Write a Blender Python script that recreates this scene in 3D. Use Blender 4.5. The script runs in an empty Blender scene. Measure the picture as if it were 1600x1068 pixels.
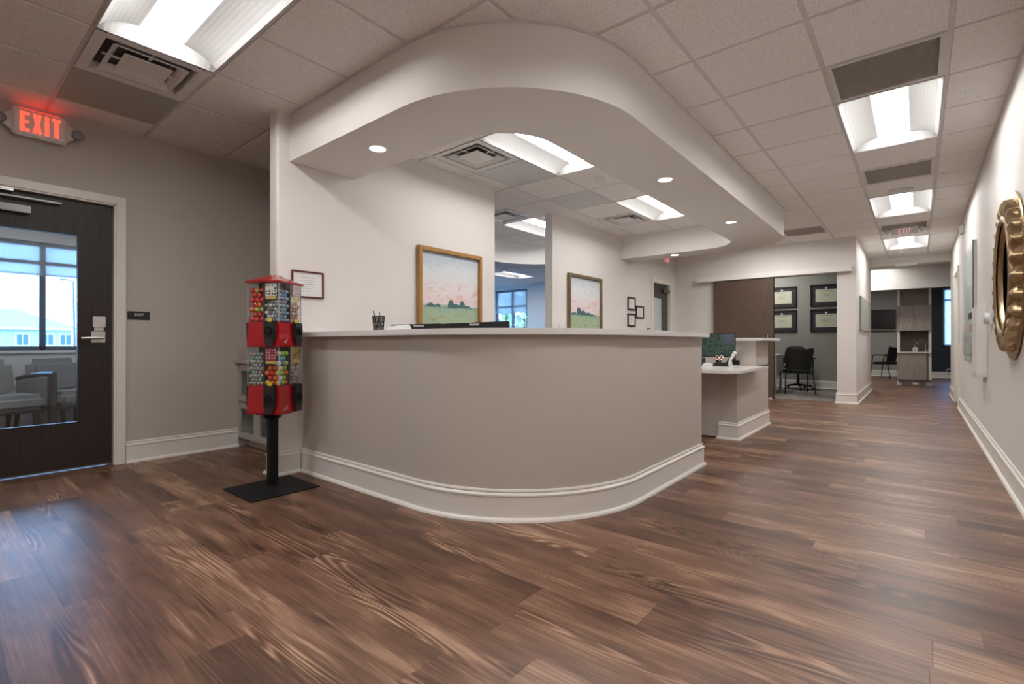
import bpy, bmesh, math, random
from mathutils import Vector, Matrix
random.seed(7)
PI = math.pi
SC = bpy.context.scene
COL = SC.collection

# ---------------------------------------------------------------- camera
CAMZ = 0.99
cam_data = bpy.data.cameras.new('camera')
cam = bpy.data.objects.new('camera', cam_data)
COL.objects.link(cam)
cam.location = (0, 0, CAMZ)
cam.rotation_euler = (PI / 2 + 0.00268, 0, 0.68938)
cam_data.sensor_width = 36.0
cam_data.lens = 770.0 / 1600.0 * 36.0
cam_data.clip_start = 0.05
cam_data.clip_end = 400
SC.camera = cam

# ---------------------------------------------------------------- world, exposure
W = bpy.data.worlds.new('sky'); SC.world = W
W.use_nodes = True
_nt = W.node_tree; _nt.nodes.clear()
_o = _nt.nodes.new('ShaderNodeOutputWorld'); _b = _nt.nodes.new('ShaderNodeBackground')
_tc = _nt.nodes.new('ShaderNodeTexCoord'); _sp = _nt.nodes.new('ShaderNodeSeparateXYZ'); _cr = _nt.nodes.new('ShaderNodeValToRGB')
_nt.links.new(_tc.outputs['Generated'], _sp.inputs[0]); _nt.links.new(_sp.outputs[2], _cr.inputs[0])
_cr.color_ramp.elements[0].position = 0.0; _cr.color_ramp.elements[0].color = (0.40, 0.67, 1.0, 1)
_cr.color_ramp.elements[1].position = 0.6; _cr.color_ramp.elements[1].color = (0.20, 0.46, 1.0, 1)
_nt.links.new(_cr.outputs[0], _b.inputs[0]); _b.inputs[1].default_value = 15.0
_nt.links.new(_b.outputs[0], _o.inputs[0])
SC.view_settings.view_transform = 'Standard'
SC.view_settings.look = 'None'
SC.view_settings.gamma = 1.0
SC.view_settings.use_curve_mapping = False
SC.view_settings.exposure = 0.0
LENS_POWER = 36.0          # emission of the troffer lenses
try:
    SC.cycles.max_bounces = 10; SC.cycles.diffuse_bounces = 6
    SC.cycles.sample_clamp_indirect = 6.0
    SC.cycles.caustics_reflective = False; SC.cycles.caustics_refractive = False
    SC.cycles.transparent_max_bounces = 12
except Exception:
    pass

# ---------------------------------------------------------------- key sizes
CZ = 2.738      # ceiling height
CW = 0.6096     # ceiling grid module
GX, GY = -1.076, 2.455
XL, XR = -5.06, 0.49
XP = -3.70      # painting wall face
XQ = -3.78      # second wall face
YB = 9.75       # back wall with the sliding door
SZ = 2.378      # soffit underside

# ---------------------------------------------------------------- materials
MATS = {}
def nmat(name):
    m = bpy.data.materials.new(name); m.use_nodes = True
    return m, m.node_tree, m.node_tree.nodes['Principled BSDF']
def mat(name, col, rough=0.5, metal=0.0, bump=0.0, bscale=200.0, var=0.0, vscale=3.0, emis=None, es=0.0, coat=0.0, spec=0.5):
    if name in MATS: return MATS[name]
    m, nt, b = nmat(name)
    b.inputs['Base Color'].default_value = (*col, 1)
    b.inputs['Roughness'].default_value = rough
    b.inputs['Metallic'].default_value = metal
    b.inputs['Specular IOR Level'].default_value = spec
    if coat: b.inputs['Coat Weight'].default_value = coat; b.inputs['Coat Roughness'].default_value = 0.1
    tc = nt.nodes.new('ShaderNodeTexCoord')
    n = nt.nodes.new('ShaderNodeTexNoise'); n.inputs['Scale'].default_value = vscale; n.inputs['Detail'].default_value = 4
    nt.links.new(tc.outputs['Object'], n.inputs['Vector'])
    mx = nt.nodes.new('ShaderNodeMix'); mx.data_type = 'RGBA'
    v = max(var, 0.02)
    mx.inputs[6].default_value = (*[c * (1 - v) for c in col], 1)
    mx.inputs[7].default_value = (*[min(1, c * (1 + v)) for c in col], 1)
    nt.links.new(n.outputs[0], mx.inputs[0]); nt.links.new(mx.outputs[2], b.inputs['Base Color'])
    if bump:
        n2 = nt.nodes.new('ShaderNodeTexNoise'); n2.inputs['Scale'].default_value = bscale; n2.inputs['Detail'].default_value = 3
        nt.links.new(tc.outputs['Object'], n2.inputs['Vector'])
        bp = nt.nodes.new('ShaderNodeBump'); bp.inputs['Strength'].default_value = bump; bp.inputs['Distance'].default_value = 0.002
        nt.links.new(n2.outputs[0], bp.inputs['Height']); nt.links.new(bp.outputs[0], b.inputs['Normal'])
    if emis:
        b.inputs['Emission Color'].default_value = (*emis, 1); b.inputs['Emission Strength'].default_value = es
    MATS[name] = m
    return m

def wood_mat(name, c1, c2, axis='Z', scale=6.0, rough=0.4, stretch=14.0, coat=0.0):
    if name in MATS: return MATS[name]
    m, nt, b = nmat(name)
    tc = nt.nodes.new('ShaderNodeTexCoord'); mp = nt.nodes.new('ShaderNodeMapping')
    s = {'X': (1, stretch, stretch), 'Y': (stretch, 1, stretch), 'Z': (stretch, stretch, 1)}[axis]
    mp.inputs['Scale'].default_value = s
    n = nt.nodes.new('ShaderNodeTexNoise'); n.inputs['Scale'].default_value = scale; n.inputs['Detail'].default_value = 8; n.inputs['Distortion'].default_value = 0.6
    cr = nt.nodes.new('ShaderNodeValToRGB')
    cr.color_ramp.elements[0].position = 0.3; cr.color_ramp.elements[0].color = (*c1, 1)
    cr.color_ramp.elements[1].position = 0.72; cr.color_ramp.elements[1].color = (*c2, 1)
    nt.links.new(tc.outputs['Object'], mp.inputs[0]); nt.links.new(mp.outputs[0], n.inputs['Vector'])
    nt.links.new(n.outputs[0], cr.inputs[0]); nt.links.new(cr.outputs[0], b.inputs['Base Color'])
    b.inputs['Roughness'].default_value = rough
    if coat: b.inputs['Coat Weight'].default_value = coat
    MATS[name] = m
    return m

def glass_mat(name, tint=(0.93, 0.96, 0.97), refl=0.08, gz=0.7):
    if name in MATS: return MATS[name]
    m = bpy.data.materials.new(name); m.use_nodes = True; nt = m.node_tree; nt.nodes.clear()
    o = nt.nodes.new('ShaderNodeOutputMaterial'); t = nt.nodes.new('ShaderNodeBsdfTransparent'); g = nt.nodes.new('ShaderNodeBsdfGlossy')
    t.inputs[0].default_value = (*tint, 1); g.inputs['Roughness'].default_value = 0.02
    lw = nt.nodes.new('ShaderNodeLayerWeight'); lw.inputs[0].default_value = 0.5
    pw = nt.nodes.new('ShaderNodeMath'); pw.operation = 'POWER'; pw.inputs[1].default_value = 5.0
    mul = nt.nodes.new('ShaderNodeMath'); mul.operation = 'MULTIPLY_ADD'; mul.inputs[1].default_value = gz; mul.inputs[2].default_value = refl * .5
    mx = nt.nodes.new('ShaderNodeMixShader')
    nt.links.new(lw.outputs['Facing'], pw.inputs[0]); nt.links.new(pw.outputs[0], mul.inputs[0]); nt.links.new(mul.outputs[0], mx.inputs[0])
    nt.links.new(t.outputs[0], mx.inputs[1]); nt.links.new(g.outputs[0], mx.inputs[2]); nt.links.new(mx.outputs[0], o.inputs[0])
    MATS[name] = m
    return m

def emit_mat(name, col, s):
    if name in MATS: return MATS[name]
    m = bpy.data.materials.new(name); m.use_nodes = True; nt = m.node_tree; nt.nodes.clear()
    o = nt.nodes.new('ShaderNodeOutputMaterial'); e = nt.nodes.new('ShaderNodeEmission')
    e.inputs[0].default_value = (*col, 1); e.inputs[1].default_value = s
    nt.links.new(e.outputs[0], o.inputs[0]); MATS[name] = m
    return m

class NG:
    """tiny expression helper over a node tree"""
    def __init__(s, nt): s.nt = nt
    def math(s, op, a, b=None, c=None, clamp=False):
        n = s.nt.nodes.new('ShaderNodeMath'); n.operation = op; n.use_clamp = clamp
        for i, v in enumerate((a, b, c)):
            if v is None: continue
            if isinstance(v, (int, float)): n.inputs[i].default_value = v
            else: s.nt.links.new(v, n.inputs[i])
        return n.outputs[0]
    def comb(s, x, y, z):
        n = s.nt.nodes.new('ShaderNodeCombineXYZ')
        for i, v in enumerate((x, y, z)):
            if isinstance(v, (int, float)): n.inputs[i].default_value = v
            else: s.nt.links.new(v, n.inputs[i])
        return n.outputs[0]
    def noise(s, vec, scale, detail=3, dist=0.0, rough=0.5):
        n = s.nt.nodes.new('ShaderNodeTexNoise'); n.inputs['Scale'].default_value = scale; n.inputs['Detail'].default_value = detail
        n.inputs['Distortion'].default_value = dist; n.inputs['Roughness'].default_value = rough
        s.nt.links.new(vec, n.inputs['Vector']); return n.outputs[0]
    def white(s, vec):
        n = s.nt.nodes.new('ShaderNodeTexWhiteNoise'); n.noise_dimensions = '3D'; s.nt.links.new(vec, n.inputs['Vector']); return n.outputs[0]
    def ramp(s, f, stops):
        n = s.nt.nodes.new('ShaderNodeValToRGB'); cr = n.color_ramp
        while len(cr.elements) < len(stops): cr.elements.new(0.5)
        for e, (p, c) in zip(cr.elements, stops): e.position = p; e.color = (*c, 1)
        s.nt.links.new(f, n.inputs[0]); return n.outputs[0]
    def mix(s, f, a, b, mode='MIX'):
        n = s.nt.nodes.new('ShaderNodeMix'); n.data_type = 'RGBA'; n.blend_type = mode
        if isinstance(f, (int, float)): n.inputs[0].default_value = f
        else: s.nt.links.new(f, n.inputs[0])
        for i, v in ((6, a), (7, b)):
            if isinstance(v, tuple): n.inputs[i].default_value = (*v, 1)
            else: s.nt.links.new(v, n.inputs[i])
        return n.outputs[2]
    def smooth(s, x, lo, hi):
        n = s.nt.nodes.new('ShaderNodeMapRange'); n.interpolation_type = 'SMOOTHSTEP'
        s.nt.links.new(x, n.inputs[0]); n.inputs[1].default_value = lo; n.inputs[2].default_value = hi
        return n.outputs[0]

def floor_mat():
    m, nt, b = nmat('wood plank flooring'); g = NG(nt)
    geo = nt.nodes.new('ShaderNodeNewGeometry'); sp = nt.nodes.new('ShaderNodeSeparateXYZ')
    nt.links.new(geo.outputs['Position'], sp.inputs[0]); x, y = sp.outputs[0], sp.outputs[1]
    PW, PL = 0.180, 1.22
    yr = g.math('DIVIDE', y, PW); row = g.math('FLOOR', yr); fy = g.math('FRACT', yr)
    off = g.math('MULTIPLY', g.white(g.comb(row, 3.3, 0.0)), PL)
    xr = g.math('DIVIDE', g.math('ADD', x, off), PL); idx = g.math('FLOOR', xr); fx = g.math('FRACT', xr)
    rid = g.white(g.comb(row, idx, 1.7)); rid2 = g.white(g.comb(idx, row, 9.1))
    # cathedral figure: contour lines of a stretched field, different on every plank
    fld = g.noise(g.comb(g.math('MULTIPLY', x, 0.55), g.math('ADD', g.math('MULTIPLY', y, 5.5), g.math('MULTIPLY', rid, 40.0)), g.math('MULTIPLY', rid2, 30.0)), 1.0, 2, 0.15)
    rings = g.math('SINE', g.math('MULTIPLY', fld, 120.0))
    rings = g.math('MULTIPLY_ADD', rings, 0.5, 0.5)
    amt = g.smooth(g.noise(g.comb(g.math('MULTIPLY', x, 0.8), g.math('MULTIPLY', y, 4.0), g.math('MULTIPLY', rid2, 17.0)), 1.4, 2), 0.47, 0.66)
    fine = g.noise(g.comb(g.math('MULTIPLY', x, 3.0), g.math('MULTIPLY', y, 150.0), g.math('MULTIPLY', rid, 20.0)), 1.0, 6, 0.2, 0.65)
    blot = g.noise(g.comb(g.math('MULTIPLY', x, 1.3), g.math('MULTIPLY', y, 5.0), g.math('MULTIPLY', rid, 11.0)), 1.8, 5, 0.4)
    t = g.math('ADD', g.math('MULTIPLY', g.math('SUBTRACT', rid, 0.5), 0.26), 0.5)
    t = g.math('ADD', t, g.math('MULTIPLY', g.math('SUBTRACT', blot, 0.5), 0.85))
    t = g.math('ADD', t, g.math('MULTIPLY', g.math('SUBTRACT', fine, 0.5), 0.85))
    t = g.math('ADD', t, g.math('MULTIPLY', g.math('MULTIPLY', g.math('SUBTRACT', rings, 0.5), amt), 0.40))
    col = g.ramp(t, [(0.10, (0.030, 0.011, 0.006)), (0.36, (0.095, 0.041, 0.022)), (0.60, (0.190, 0.094, 0.055)), (0.92, (0.48, 0.295, 0.19))])
    ey = g.math('MINIMUM', fy, g.math('SUBTRACT', 1.0, fy)); ex = g.math('MINIMUM', fx, g.math('SUBTRACT', 1.0, fx))
    seam = g.math('MINIMUM', g.math('MULTIPLY', ey, PW / 0.0016), g.math('MULTIPLY', ex, PL / 0.0016), None, True)
    col = g.mix(seam, g.mix(0.5, col, (0.02, 0.01, 0.007)), col)
    nt.links.new(col, b.inputs['Base Color'])
    r = g.math('ADD', 0.33, g.math('MULTIPLY', fine, 0.16)); nt.links.new(r, b.inputs['Roughness'])
    b.inputs['Specular IOR Level'].default_value = 0.75
    bp = nt.nodes.new('ShaderNodeBump'); bp.inputs['Strength'].default_value = 0.25; bp.inputs['Distance'].default_value = 0.0015
    h = g.math('ADD', g.math('MULTIPLY', seam, 1.0), g.math('MULTIPLY', fine, 0.5))
    nt.links.new(h, bp.inputs['Height']); nt.links.new(bp.outputs[0], b.inputs['Normal'])
    return m

def tile_mat():
    m, nt, b = nmat('fissured ceiling tile'); g = NG(nt)
    geo = nt.nodes.new('ShaderNodeNewGeometry')
    n = g.noise(geo.outputs['Position'], 150.0, 3, 0.0, 0.6); n2 = g.noise(geo.outputs['Position'], 420.0, 2)
    v = g.math('ADD', g.math('MULTIPLY', n, 0.7), g.math('MULTIPLY', n2, 0.3))
    col = g.ramp(v, [(0.34, (0.52, 0.50, 0.48)), (0.45, (0.84, 0.815, 0.795)), (0.6, (0.92, 0.90, 0.88))])
    nt.links.new(col, b.inputs['Base Color']); b.inputs['Roughness'].default_value = 0.9; b.inputs['Specular IOR Level'].default_value = 0.1
    bp = nt.nodes.new('ShaderNodeBump'); bp.inputs['Strength'].default_value = 0.5; bp.inputs['Distance'].default_value = 0.002
    nt.links.new(v, bp.inputs['Height']); nt.links.new(bp.outputs[0], b.inputs['Normal'])
    return m

def carpet_mat():
    m, nt, b = nmat('grey patterned carpet'); g = NG(nt)
    geo = nt.nodes.new('ShaderNodeNewGeometry')
    n = g.noise(geo.outputs['Position'], 60.0, 4, 1.5); n2 = g.noise(geo.outputs['Position'], 9.0, 3, 2.0)
    v = g.math('ADD', g.math('MULTIPLY', n, 0.5), g.math('MULTIPLY', n2, 0.5))
    nt.links.new(g.ramp(v, [(0.35, (0.10, 0.09, 0.08)), (0.5, (0.22, 0.195, 0.175)), (0.65, (0.36, 0.33, 0.30))]), b.inputs['Base Color'])
    b.inputs['Roughness'].default_value = 0.95
    return m

def painting_mat(name, seed, hor, top, trees, tint):
    """a loose landscape in paint strokes: pale sky, pink cloud, dark trees, green field"""
    m, nt, b = nmat(name); g = NG(nt)
    tc = nt.nodes.new('ShaderNodeTexCoord'); sp = nt.nodes.new('ShaderNodeSeparateXYZ')
    nt.links.new(tc.outputs['Generated'], sp.inputs[0]); u, v = sp.outputs[1], sp.outputs[2]
    st = g.comb(g.math('ADD', g.math('MULTIPLY', u, 3.0), seed), g.math('MULTIPLY', v, 7.0), seed)
    n1 = g.noise(st, 1.1, 6, 1.6, 0.6); n2 = g.noise(st, 1.7, 6, 1.4, 0.62)
    nu = g.noise(g.comb(g.math('ADD', u, seed * 1.7), g.math('MULTIPLY', v, 1.2), seed), 6.0, 3, 0.6, 0.5)
    vv = g.math('ADD', v, g.math('MULTIPLY', g.math('SUBTRACT', n1, 0.5), 0.16))
    col = g.ramp(vv, [(0.0, (0.52, 0.50, 0.45)), (0.06, (0.36, 0.44, 0.30)), (hor - .14, (0.33, 0.46, 0.30)), (hor - .05, tint), (hor - .02, (0.24, 0.38, 0.28)),
                      (hor + .02, (0.72, 0.62, 0.62)), (hor + .25, (0.72, 0.70, 0.70)), (0.80, (0.66, 0.70, 0.72)), (0.97, top)])
    pm = g.math('MULTIPLY', g.smooth(n2, 0.47, 0.60), g.math('MULTIPLY', g.smooth(v, hor, hor + .08), g.math('SUBTRACT', 1.0, g.smooth(v, hor + .18, hor + .34))))
    col = g.mix(g.math('MULTIPLY', pm, 0.75), col, (0.72, 0.38, 0.37))
    gm = g.math('MULTIPLY', g.smooth(n2, 0.56, 0.63), g.math('MULTIPLY', g.smooth(v, .72, .78), g.math('SUBTRACT', 1.0, g.smooth(v, .82, .9))))
    col = g.mix(g.math('MULTIPLY', gm, 0.6), col, (0.45, 0.40, 0.47))
    lim = g.math('ADD', g.math('MULTIPLY', g.math('SUBTRACT', nu, .5), .07), hor - .012)
    hgt = None
    for (u0, w_, h_) in trees:
        du = g.math('DIVIDE', g.math('ABSOLUTE', g.math('SUBTRACT', u, u0)), w_)
        bmp = g.math('MULTIPLY', g.math('SQRT', g.math('SUBTRACT', 1.0, g.math('MULTIPLY', du, du), None, True)), h_)
        hgt = bmp if hgt is None else g.math('MAXIMUM', hgt, bmp)
    lim = g.math('ADD', lim, hgt)
    tm = g.math('MULTIPLY', g.smooth(g.math('SUBTRACT', lim, v), 0.0, 0.012), g.smooth(g.math('ADD', v, g.math('MULTIPLY', g.math('SUBTRACT', n2, .5), .06)), hor - .035, hor - .015))
    mid = g.math('MULTIPLY', g.smooth(u, 0.03, 0.07), g.math('SUBTRACT', 1.0, g.smooth(u, 0.86, 0.92)))
    col = g.mix(g.math('MULTIPLY', tm, mid), col, (0.05, 0.125, 0.135))
    br = g.math('MULTIPLY', g.smooth(n2, 0.50, 0.60), g.math('MULTIPLY', g.smooth(v, .14, .18), g.math('SUBTRACT', 1.0, g.smooth(v, hor - .12, hor - .07))))
    col = g.mix(g.math('MULTIPLY', br, 0.7), col, (0.36, 0.27, 0.16))
    nt.links.new(col, b.inputs['Base Color']); b.inputs['Roughness'].default_value = 0.6
    return m

M_FLOOR = floor_mat(); M_TILE = tile_mat(); M_CARPET = carpet_mat()
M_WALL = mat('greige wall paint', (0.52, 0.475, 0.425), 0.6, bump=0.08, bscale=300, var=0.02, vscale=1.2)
M_WALLL = mat('light warm grey wall paint', (0.73, 0.70, 0.67), 0.6, bump=0.08, bscale=300, var=0.02, vscale=1.2)
M_WALLW = mat('pale grey wall paint', (0.66, 0.64, 0.61), 0.6, bump=0.08, bscale=300, var=0.02)
M_WALLG = mat('sage grey wall paint', (0.33, 0.33, 0.295), 0.7, bump=0.08, bscale=300, var=0.02)
M_NAVY_SHADE = mat('navy painted backlit shade', (0.018, 0.024, 0.035), 0.6, bump=0.05)  # backlit shade around the end window, put into the wall colour
M_TRIM = mat('off white trim enamel', (0.78, 0.755, 0.71), 0.35, var=0.01)
M_GRID = mat('ceiling grid enamel', (0.66, 0.63, 0.61), 0.5, var=0.01)
M_WHITE = mat('white enamel', (0.78, 0.78, 0.77), 0.4, var=0.01)
M_HOUS = mat('matte light fixture enamel', (0.56, 0.56, 0.555), 0.5, var=0.01)
M_WHITEP = mat('white plastic', (0.72, 0.72, 0.71), 0.35, var=0.01)
M_QUARTZ = mat('white quartz', (0.74, 0.72, 0.70), 0.18, var=0.05, vscale=25)
M_LENS = emit_mat('lit diffuser lens', (1.0, 0.975, 0.95), LENS_POWER)
M_LENSD = emit_mat('lit downlight lens', (1.0, 0.95, 0.88), 9.0)
M_DOOR = wood_mat('dark stained door veneer', (0.010, 0.006, 0.005), (0.028, 0.016, 0.012), 'Z', 4, 0.5)
M_SLAB = wood_mat('walnut sliding door veneer', (0.075, 0.046, 0.030), (0.110, 0.068, 0.045), 'Z', 5, 0.45)
M_BLACK = mat('black plastic', (0.012, 0.012, 0.013), 0.45, var=0.05)
M_BLACKM = mat('black powder coated metal', (0.005, 0.005, 0.006), 0.55, var=0.05, bump=0.1, spec=0.25)
M_BLACKF = mat('black upholstery', (0.010, 0.010, 0.012), 0.9, bump=0.4, bscale=600)
M_METAL = mat('satin nickel', (0.60, 0.58, 0.56), 0.32, 1.0, var=0.03)
M_CHROME = mat('chrome', (0.75, 0.75, 0.76), 0.08, 1.0)
M_ALU = mat('brushed aluminium', (0.20, 0.195, 0.19), 0.38, 1.0, var=0.05)
M_GREYR = mat('grey return grille enamel', (0.74, 0.71, 0.68), 0.6, var=0.02)
M_GREYD = mat('grey perforated panel', (0.47, 0.45, 0.41), 0.7, bump=0.6, bscale=900)
M_GREYL = mat('light grey perforated panel', (0.66, 0.67, 0.665), 0.7, bump=0.6, bscale=900)
M_DARK = mat('dark duct interior', (0.12, 0.115, 0.11), 0.8)
M_RED = mat('glossy red plastic', (0.36, 0.003, 0.008), 0.22, var=0.03, coat=0.4)
M_GLASS = glass_mat('clear window glass')
M_CLEAR = glass_mat('clear acrylic', (0.97, 0.98, 0.98), 0.05)
M_GOLD = mat('antique gold leaf', (0.42, 0.30, 0.175), 0.34, 1.0, var=0.3, vscale=14, bump=0.15, bscale=60)
M_GOLDF = mat('gilt picture frame', (0.42, 0.23, 0.075), 0.38, 0.6, var=0.2, vscale=20)
M_BRONZE = mat('dull bronze frame', (0.22, 0.155, 0.09), 0.45, 0.5, var=0.15, vscale=20)
M_PAPER = mat('white paper', (0.74, 0.73, 0.72), 0.7, var=0.01)
M_CREAM = mat('cream certificate paper', (0.62, 0.62, 0.48), 0.7, var=0.02)
M_MATB = mat('dark blue grey mat board', (0.035, 0.036, 0.044), 0.7)
M_INK = mat('grey ink', (0.22, 0.21, 0.22), 0.7)
M_MAROON = mat('maroon frame enamel', (0.11, 0.012, 0.012), 0.35)
M_BROWNF = mat('dark brown picture frame', (0.05, 0.028, 0.02), 0.4)
M_FABRIC = mat('grey woven fabric', (0.24, 0.235, 0.235), 0.9, bump=0.6, bscale=700, var=0.12, vscale=90)
M_DWOOD = mat('dark brown chair wood', (0.045, 0.032, 0.026), 0.32, var=0.2, vscale=12, coat=0.2)
M_LWOOD = wood_mat('light grey oak laminate', (0.27, 0.225, 0.195), (0.44, 0.38, 0.34), 'Z', 5, 0.45, 16)
M_MWOOD = wood_mat('grey brown oak laminate', (0.13, 0.105, 0.092), (0.23, 0.19, 0.165), 'Z', 5, 0.45, 16)
M_YELLOW = mat('yellow sticker', (0.70, 0.55, 0.03), 0.5)
M_AL_BLUE = mat('grey window mullion', (0.05, 0.09, 0.14), 0.4)
M_SHADE = mat('translucent roller shade', (0.70, 0.74, 0.78), 0.8)
M_SHADE.node_tree.nodes['Principled BSDF'].inputs['Transmission Weight'].default_value = 0.0
def shade_mat():
    m = bpy.data.materials.new('sun filtering shade cloth'); m.use_nodes = True; nt = m.node_tree; nt.nodes.clear()
    o = nt.nodes.new('ShaderNodeOutputMaterial'); d = nt.nodes.new('ShaderNodeBsdfDiffuse'); t = nt.nodes.new('ShaderNodeBsdfTranslucent'); tr = nt.nodes.new('ShaderNodeBsdfTransparent')
    d.inputs[0].default_value = (0.7, 0.72, 0.74, 1); t.inputs[0].default_value = (0.75, 0.80, 0.85, 1)
    a = nt.nodes.new('ShaderNodeMixShader'); a.inputs[0].default_value = 0.72; bb = nt.nodes.new('ShaderNodeMixShader'); bb.inputs[0].default_value = 0.18
    nt.links.new(d.outputs[0], a.inputs[1]); nt.links.new(t.outputs[0], a.inputs[2]); nt.links.new(a.outputs[0], bb.inputs[1]); nt.links.new(tr.outputs[0], bb.inputs[2])
    nt.links.new(bb.outputs[0], o.inputs[0]); return m
M_SHADE = shade_mat()

# ---------------------------------------------------------------- mesh helpers
class MB:
    def __init__(s): s.v = []; s.f = []; s.mi = []
    def add(s, vs, fs, mi=0):
        b = len(s.v); s.v += [tuple(v) for v in vs]
        for f in fs: s.f.append([b + i for i in f]); s.mi.append(mi)
        return s
    def box(s, x0, y0, z0, x1, y1, z1, mi=0):
        x0, x1 = min(x0, x1), max(x0, x1); y0, y1 = min(y0, y1), max(y0, y1); z0, z1 = min(z0, z1), max(z0, z1)
        vs = [(x0, y0, z0), (x1, y0, z0), (x1, y1, z0), (x0, y1, z0), (x0, y0, z1), (x1, y0, z1), (x1, y1, z1), (x0, y1, z1)]
        return s.add(vs, [(0, 3, 2, 1), (4, 5, 6, 7), (0, 1, 5, 4), (1, 2, 6, 5), (2, 3, 7, 6), (3, 0, 4, 7)], mi)
    def cbox(s, c, d, mi=0):
        return s.box(c[0] - d[0] / 2, c[1] - d[1] / 2, c[2] - d[2] / 2, c[0] + d[0] / 2, c[1] + d[1] / 2, c[2] + d[2] / 2, mi)
    def poly(s, vs, mi=0): return s.add(vs, [list(range(len(vs)))], mi)
    def tube(s, pts, r, n=10, mi=0, caps=True):
        pts = [Vector(p) for p in pts]; rs = r if isinstance(r, (list, tuple)) else [r] * len(pts)
        rings = []; up = None
        for i, p in enumerate(pts):
            d = (pts[min(i + 1, len(pts) - 1)] - pts[max(i - 1, 0)]).normalized()
            if up is None:
                up = Vector((0, 0, 1)) if abs(d.z) < 0.9 else Vector((1, 0, 0))
            a = d.cross(up).normalized(); bq = a.cross(d).normalized(); up = bq
            rings.append([p + (a * math.cos(2 * PI * k / n) + bq * math.sin(2 * PI * k / n)) * rs[i] for k in range(n)])
        b = len(s.v)
        for R in rings: s.v += [tuple(q) for q in R]
        for i in range(len(pts) - 1):
            for k in range(n):
                s.f.append([b + i * n + k, b + i * n + (k + 1) % n, b + (i + 1) * n + (k + 1) % n, b + (i + 1) * n + k]); s.mi.append(mi)
        if caps:
            s.f.append([b + k for k in range(n)][::-1]); s.mi.append(mi)
            e = b + (len(pts) - 1) * n; s.f.append([e + k for k in range(n)]); s.mi.append(mi)
        return s
    def lathe(s, prof, c=(0, 0, 0), n=24, axis='Z', mi=0):
        """prof: list of (radius, height)"""
        b = len(s.v)
        for (r, h) in prof:
            for k in range(n):
                a = 2 * PI * k / n; p = (r * math.cos(a), r * math.sin(a), h)
                if axis == 'X': p = (p[2], p[0], p[1])
                elif axis == 'Y': p = (p[0], p[2], p[1])
                s.v.append((p[0] + c[0], p[1] + c[1], p[2] + c[2]))
        for i in range(len(prof) - 1):
            for k in range(n):
                q = [b + i * n + k, b + i * n + (k + 1) % n, b + (i + 1) * n + (k + 1) % n, b + (i + 1) * n + k]
                s.f.append(q); s.mi.append(mi)
        for i in (0, len(prof) - 1):
            if prof[i][0] > 1e-6: s.f.append([b + i * n + k for k in range(n)]); s.mi.append(mi)
        return s
    def extr(s, poly, z0, z1, mi=0):
        n = len(poly); b = len(s.v)
        s.v += [(x, y, z0) for x, y in poly] + [(x, y, z1) for x, y in poly]
        s.f.append([b + i for i in range(n)][::-1]); s.f.append([b + n + i for i in range(n)]); s.mi += [mi, mi]
        for i in range(n): s.f.append([b + i, b + (i + 1) % n, b + n + (i + 1) % n, b + n + i]); s.mi.append(mi)
        return s
    def sweep(s, path, prof, closed=False, mi=0, side=1):
        """path 2D points; prof (offset to the right of travel, z)"""
        n = len(path); P = [Vector(p) for p in path]; rings = []
        for i in range(n):
            if closed: d0 = (P[i] - P[i - 1]).normalized(); d1 = (P[(i + 1) % n] - P[i]).normalized()
            else:
                d1 = (P[i + 1] - P[i]).normalized() if i < n - 1 else (P[i] - P[i - 1]).normalized()
                d0 = (P[i] - P[i - 1]).normalized() if i > 0 else d1
            n0 = Vector((d0.y, -d0.x)) * side; n1 = Vector((d1.y, -d1.x)) * side
            nn = (n0 + n1).normalized(); k = 1 / max(0.3, nn.dot(n0))
            rings.append([(P[i].x + nn.x * k * o, P[i].y + nn.y * k * o, z) for o, z in prof])
        b = len(s.v); m = len(prof)
        for R in rings: s.v += R
        for i in range(n if closed else n - 1):
            j = (i + 1) % n
            for k in range(m - 1):
                s.f.append([b + i * m + k, b + j * m + k, b + j * m + k + 1, b + i * m + k + 1]); s.mi.append(mi)
        if not closed:
            s.f.append([b + k for k in range(m)]); s.mi.append(mi); e = b + (n - 1) * m; s.f.append([e + k for k in range(m)][::-1]); s.mi.append(mi)
        return s
    def sphere(s, c, r, nu=14, nv=8, mi=0, sc=(1, 1, 1)):
        prof = [(r * math.sin(PI * i / nv), -r * math.cos(PI * i / nv)) for i in range(nv + 1)]
        prof[0] = (1e-7, -r); prof[-1] = (1e-7, r); b = len(s.v)
        s.lathe(prof, (0, 0, 0), nu, mi=mi)
        for i in range(b, len(s.v)): x, y, z = s.v[i]; s.v[i] = (c[0] + x * sc[0], c[1] + y * sc[1], c[2] + z * sc[2])
        return s
    def xf(s, M):
        s.v = [tuple(M @ Vector(v)) for v in s.v]; return s
    def join(s, o, M=None, mi=None):
        vs = [tuple(M @ Vector(v)) for v in o.v] if M else o.v
        b = len(s.v); s.v += vs
        for f, q in zip(o.f, o.mi): s.f.append([b + i for i in f]); s.mi.append(q if mi is None else mi)
        return s
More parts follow.
